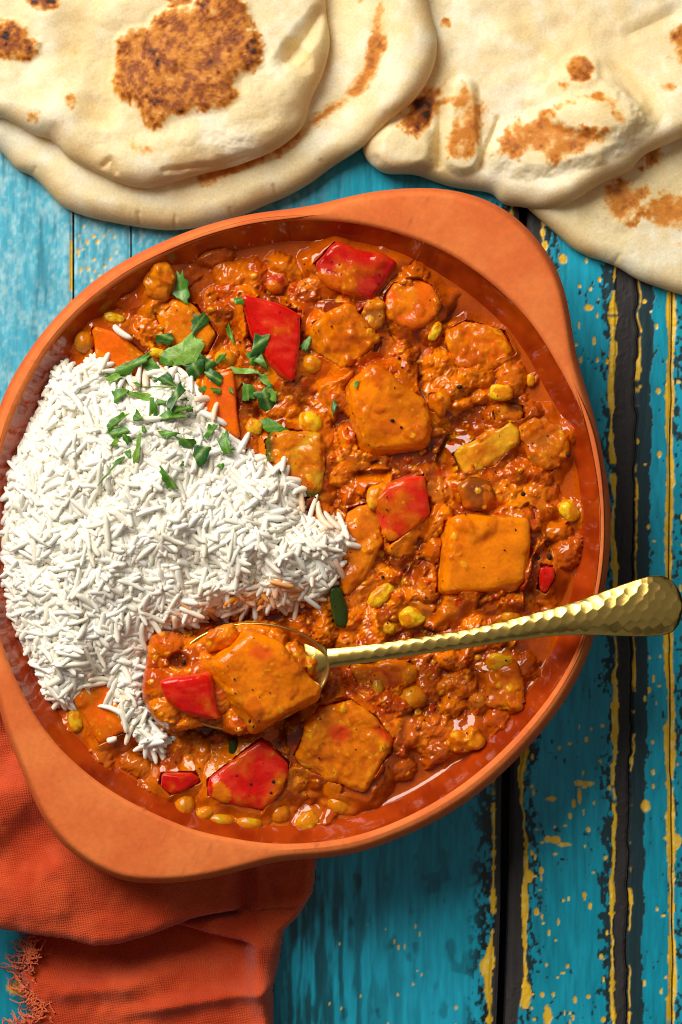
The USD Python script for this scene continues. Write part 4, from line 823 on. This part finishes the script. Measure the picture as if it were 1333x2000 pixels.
leftc = np.interp(NY, [1330, 1806, 1812, 1819, 1860, 1881, 1891, 1905, 1929, 1950, 1972, 1985, 2000, 2110], [-140, -140, -100, 52, 54, 50, 36, 36, 44, 60, 70, 66, 34, -20])
leftc = np.where(NY < fold, -140, np.maximum(leftc, np.interp(NY, [1819, 2110], [20, -20]))) + (f2(NY, 0 * NY, 6, 2, 9) - .5) * 10
inside = (NX < rightc) & (NX > leftc)
er = np.clip((rightc - NX) / 22, 0, 1); el = np.where(NY > fold, np.clip((NX - leftc) / 30, 0, 1), 1)
z = 4 + (z - 4) * (.12 + .88 * np.sqrt(1 - (1 - er) ** 2)) * (.2 + .8 * np.sqrt(1 - (1 - el) ** 2))
# lies flat under the bowl's foot and beneath its rim
bd = np.hypot(NX - BC[0], NY - BC[1]) / np.interp(np.arctan2(NY - BC[1], NX - BC[0]), TH, RB, period=2 * np.pi)
z = np.maximum(np.minimum(z, 6 + 190 * sst(.66, .95, bd)), 2.5)
f = grid_faces(*NX.shape); f = f[inside.reshape(-1)[f].all(1)]
nap = thing('napkin', (wx(300, 40), wy(1800, 40), 0), 'rust orange linen napkin bunched under the lower left handle of the bowl', 'napkin')
no = np.array([wx(300, 40), wy(1800, 40), 0.])
ncol = mixc(lin(192, 64, 28), lin(206, 78, 38), sst(.35, .65, f2(NX, NY, 60, 3, 310)))
v = np.stack([wx(NX, 40), wy(NY, 40), z], -1).reshape(-1, 3)
vv, ff, cc = clean(v, f, ncol.reshape(-1, 3))
mesh('cloth', vv, ff, M_linen, str(nap.GetPath()), cc, origin=no)
def tube(p, r, segs=5):
    p = np.asarray(p, float); t = np.gradient(p, axis=0); t /= np.linalg.norm(t, axis=1, keepdims=True) + 1e-9
    a = np.cross(t, [0, 0, 1.0]); a /= np.linalg.norm(a, axis=1, keepdims=True) + 1e-9; b = np.cross(t, a)
    an = np.arange(segs) * 2 * np.pi / segs; rr_ = np.broadcast_to(r, len(p))
    V = p[:, None] + rr_[:, None, None] * (a[:, None] * np.cos(an)[None, :, None] + b[:, None] * np.sin(an)[None, :, None])
    return V.reshape(-1, 3), grid_faces(len(p), segs, True)
rt = np.random.default_rng(77); tv_, tf_, n0 = [], [], 0
def zn(x, y): return z[int(np.clip((y - ny[0]) / 2.6, 0, len(ny) - 1)), int(np.clip((x - nx[0]) / 2.6, 0, len(nx) - 1))]
for q in range(230):
    y = rt.uniform(1822, 2030); i = int((y - ny[0]) / 2.9); x = leftc[i, 0] + rt.uniform(-2, 40) * rt.random()
    n = 12; L = rt.uniform(16, 60); ang = math.pi + rt.normal(0, .6); p = []; cx, cy = x + 6, y; czz = zn(x + 12, y)
    for k in range(n):
        ang += rt.normal(0, .38); cx += math.cos(ang) * L / n; cy += math.sin(ang) * L / n * .8
        zz = max(4, (zn(cx, cy) if cx > leftc[i, 0] + 3 else czz * (1 - k / n)) + rt.uniform(1, 5)); p.append((wx(cx, 40), wy(cy, 40), zz))
    V, F = tube(p, np.linspace(1.7, .9, n)); tv_.append(V); tf_.append(F + n0); n0 += len(V)
V = np.vstack(tv_)
tagp(mesh('frayed_threads', V, np.vstack(tf_), M_linen, str(nap.GetPath()), np.tile(lin(226, 104, 58), (len(V), 1)), origin=no), kind='stuff')

# ------------------------------------------------------------------ parsley
LG, MG, DG = lin(112, 152, 52), lin(66, 118, 24), lin(36, 84, 22)
G_PARSLEY = 'chopped parsley scattered over the rice and curry'
parsley = [  # x, y, length, width, angle(deg), colour, label
 (353, 568, 60, 30, 80, MG, 'folded two-tone parsley leaf lying alone near the upper left wall'),
 (389, 630, 44, 22, -55, DG, 'dark narrow parsley strip right of the folded leaf, on the sunken squash'),
 (324, 657, 32, 28, 20, DG, 'dark square parsley bit above the big pale parsley piece'),
 (452, 655, 40, 16, 80, MG, 'slim upright parsley strip left of the red pepper square'),
 (468, 586, 20, 16, -20, MG, 'small parsley triangle at the top left corner of the red pepper square'),
 (598, 667, 26, 22, 30, MG, 'small parsley leaf at the right edge of the red pepper square'),
 (357, 690, 76, 44, -28, LG, 'largest pale green parsley piece at the top of the pile'),
 (334, 702, 40, 24, 20, MG, 'parsley shred tucked under the left side of the largest pale piece'),
 (248, 716, 80, 28, -22, MG, 'long parsley leaf at the left end of the pile, pointing up right'),
 (302, 710, 52, 28, 12, MG, 'curved parsley leaf lying between the long left leaf and the pale piece'),
 (226, 738, 34, 22, 40, LG, 'light parsley tip hanging off the left end of the long leaf'),
 (380, 716, 56, 28, 60, DG, 'dark crumpled parsley leaf right below the largest pale piece'),
 (404, 712, 34, 30, -40, DG, 'dark parsley shred touching the golden chickpea from the left'),
 (418, 736, 34, 26, 30, DG, 'dark parsley shred at the top of the carrot wedge'),
 (432, 700, 24, 12, -50, MG, 'parsley sliver lying over the golden chickpea'),
 (288, 768, 62, 42, 30, LG, 'wide pale parsley leaf on the rice in the middle of the pile'),
 (320, 740, 46, 24, 30, DG, 'dark parsley leaf above the wide pale leaf on the rice'),
 (292, 800, 44, 28, 80, MG, 'parsley leaf hanging down from the wide pale leaf'),
 (346, 778, 60, 32, 75, DG, 'dark upright parsley leaf at the right part of the pile'),
 (348, 800, 46, 24, -10, MG, 'three-cornered parsley leaf at the foot of the dark upright leaf'),
 (234, 774, 36, 26, -30, MG, 'ruffled parsley bit left of the wide pale leaf'),
 (312, 757, 66, 9, 2, LG, 'thin parsley stalk lying level across the pile'),
 (330, 815, 60, 22, -8, MG, 'broad two-lobed parsley leaf below the pile, lying level'),
 (270, 812, 26, 20, 30, MG, 'small parsley triangle left of the hanging leaf'),
 (232, 822, 48, 18, -35, MG, 'bent parsley strip on the rice left below the pile'),
 (228, 846, 40, 16, -12, MG, 'flat parsley shred on the rice under the bent strip'),
 (222, 862, 30, 14, 16, LG, 'light parsley shred lowest of the left row on the rice'),
 (248, 858, 24, 12, 60, MG, 'short parsley shred right beside the light left shred'),
 (273, 874, 56, 32, -72, LG, 'pointed light green parsley leaf alone on the rice'),
 (216, 922, 66, 24, -32, MG, 'slender parsley leaf lowest at the left on the rice'),
 (330, 928, 46, 24, 65, MG, 'parsley sprig lying lowest in the middle of the rice'),
 (330, 846, 42, 12, -6, MG, 'thin parsley strip on the rice right of the pointed leaf'),
 (362, 858, 40, 22, 50, MG, 'parsley leaf in the middle of the right row on the rice'),
 (392, 884, 44, 34, -50, DG, 'dark curled parsley leaf on the rice near its right edge'),
 (412, 842, 30, 26, 10, MG, 'parsley leaf touching the lower end of the carrot wedge'),
 (438, 858, 62, 24, 72, MG, 'long parsley leaf hanging from the carrot wedge onto the rice'),
 (504, 672, 48, 34, -35, DG, 'dark parsley leaf on the lower left part of the red pepper square'),
 (496, 700, 34, 26, -20, MG, 'parsley bit just below the leaf on the red pepper square'),
 (518, 706, 40, 24, 20, MG, 'parsley leaf at the lower edge of the red pepper square'),
 (478, 730, 48, 30, 25, LG, 'light veined parsley leaf right above the loose trio on the curry'),
 (508, 742, 44, 24, 0, LG, 'light parsley leaf at the right of the veined one'),
 (484, 762, 38, 24, 85, MG, 'upright parsley leaf below the veined leaf'),
 (520, 776, 56, 32, 70, DG, 'dark bluish parsley leaf lowest of the cluster right of the carrot wedge'),
 (534, 772, 34, 16, 40, LG, 'light parsley sliver beside the dark bluish leaf'),
 (539, 832, 60, 28, -4, MG, 'parsley triangle above the zucchini piece'),
 (653, 794, 30, 12, 80, DG, 'dark parsley sliver left of the large middle potato cube'),
 (697, 752, 16, 8, -60, LG, 'tiny parsley shred on top of the large middle potato cube'),
]
for (x, y, L, w, a, where) in [(360, 780, 14, 10, 30, 'beside the dark upright leaf of the pile'), (282, 838, 16, 7, 80, 'on the rice left of the broad two-lobed leaf'), (250, 886, 16, 12, 20, 'on the rice left of the pointed green leaf'),
        (232, 900, 20, 8, -30, 'at the upper end of the slender lowest leaf'), (378, 660, 12, 8, 10, 'above the largest pale piece, on the sunken squash'), (452, 762, 14, 8, 60, 'on the upper part of the carrot wedge'),
        (432, 910, 16, 10, 70, 'on the rice below the long leaf from the carrot wedge'), (355, 905, 12, 8, 10, 'just above the lowest sprig on the rice'), (300, 738, 18, 10, 60, 'above the thin stalk in the pile'),
        (266, 752, 18, 12, 10, 'at the left end of the thin stalk'), (395, 756, 20, 12, 40, 'between the pile and the carrot wedge'), (422, 762, 22, 12, 0, 'on the upper left edge of the carrot wedge'),
        (370, 800, 22, 12, 60, 'right of the three-cornered leaf'), (316, 786, 18, 12, 0, 'between the hanging leaf and the dark upright leaf')]:
    parsley.append((x, y, L, w, a, MG, 'tiny parsley fleck ' + where))
HMs = maximum_filter(HM, 5); rp = np.random.default_rng(404)
def leaf(L, W, seed):
    r = np.random.default_rng(seed); nt = 44; t = np.linspace(0, 2 * np.pi, nt, endpoint=False)
    k = r.integers(4, 7); va = np.sort(r.uniform(0, 2 * np.pi, k) * .35 + np.arange(k) * 2 * np.pi / k); vr = r.uniform(.72, 1.08, k)
    P = np.stack([vr * np.cos(va), vr * np.sin(va)], -1)                      # knife-cut polygon
    pts = np.concatenate([P[i] + (P[(i + 1) % k] - P[i]) * np.linspace(0, 1, 9, endpoint=False)[:, None] for i in range(k)])
    pts += (r.random(pts.shape) - .5) * .06
    aa_ = np.linspace(0, 2 * np.pi, len(pts), endpoint=False); pts *= (1 + .13 * np.sin(aa_ * r.integers(5, 9) + r.uniform(0, 6)) * (np.sin(aa_ + r.uniform(0, 6)) > -.2))[:, None]
    pts *= np.array([L / 2, W / 2]); n = len(pts)
    ringv = []
    for s in (0.02, .35, .7, 1.0): ringv.append(pts * s)
    XY = np.concatenate(ringv); bend = r.uniform(-.018, .010); tw = r.uniform(-.012, .012); ph = r.uniform(0, 6)
    Z = bend * XY[:, 0] ** 2 * .5 + tw * XY[:, 0] * XY[:, 1] - .10 * np.abs(XY[:, 1]) + 1.6 * np.sin(XY[:, 0] / 6 + ph) + .9 * np.sin(XY[:, 1] / 4 + ph)
    Z = np.clip(Z, -W * .4, W * .5)
    top = np.c_[XY, Z + .8]; bot = np.c_[XY, Z - .8]; f = grid_faces(4, n, True); o = len(XY)
    e = np.arange(n) + 3 * n; e2 = (np.arange(n) + 1) % n + 3 * n
    side = np.vstack([np.stack([e, e + o, e2], 1), np.stack([e2, e + o, e2 + o], 1)])
    vein = np.exp(-(XY[:, 1] / (W * .06)) ** 2)
    return np.vstack([top, bot]), np.vstack([f, f[:, ::-1] + o, side]), np.r_[vein, vein]
for k, (x, y, L, W, a, colr, lab) in enumerate(parsley):
    V, F, vein = leaf(L * 1.3, W * 1.45, 500 + k)
    an = math.radians(-a); Rm = trimesh.transformations.euler_matrix(rp.normal(0, .16), rp.normal(0, .16), an, 'sxyz')[:3, :3]
    V = V @ Rm.T; i, j = gidx(x, y); r = max(2, int(min(W, L) * .3 / STEP))
    win = HMs[max(0, int(i) - r):int(i) + r + 1, max(0, int(j) - r):int(j) + r + 1]
    z0 = np.percentile(win, 70) + 3 + (k % 5) * 1.0
    kp = z0
    V = V + np.array([wx(x, min(kp, 300)), wy(y, min(kp, 300)), z0])
    cc = mixc(np.array(colr) * .9, np.minimum(np.array(colr) * 1.25, .9), fbm(V / 16, 2, k)); cc = mixc(cc, lin(150, 180, 84), vein * .55)
    tagp(mesh('parsley_piece', V, F, M_leaf, col=cc), lab, 'parsley', G_PARSLEY)

# ------------------------------------------------------------------ ground pepper specks
rk = np.random.default_rng(909); sv, sf, n0 = [], [], 0; sp = trimesh.creation.icosphere(1)
spots = [(766, 823, 4), (783, 836, 4), (492, 1400, 3.5), (499, 1411, 3.5), (491, 1530, 3.2), (535, 1525, 3.2), (530, 1547, 3), (1052, 1089, 4.5), (1074, 1088, 6), (897, 757, 5), (1110, 888, 5), (600, 1300, 3), (748, 1127, 3), (1022, 965, 4), (780, 700, 4), (648, 640, 2), (770, 760, 2), (610, 970, 2), (720, 870, 2), (363, 1290, 4)]
while len(spots) < 260:
    x, y = rk.uniform(250, 1130), rk.uniform(500, 1580); i, j = gidx(x, y)
    if DB[int(i), int(j)] > 40 and not rmask[int(i), int(j)]: spots.append((x, y, rk.uniform(.9, 2.0)))
for x, y, r in spots:
    i, j = gidx(x, y); z0 = HMs[int(i), int(j)] - .3
    V = sp.vertices * r * rk.uniform(.6, 1.2, 3) + np.array([wx(x, ZC), wy(y, ZC), z0]); sv.append(V); sf.append(sp.faces + n0); n0 += len(V)
V = np.vstack(sv)
tagp(mesh('pepper_specks', V, np.vstack(sf), M_speck, col=np.tile(lin(34, 22, 14), (len(V), 1))), 'specks of ground black pepper sprinkled over the curry', 'pepper specks', kind='stuff')
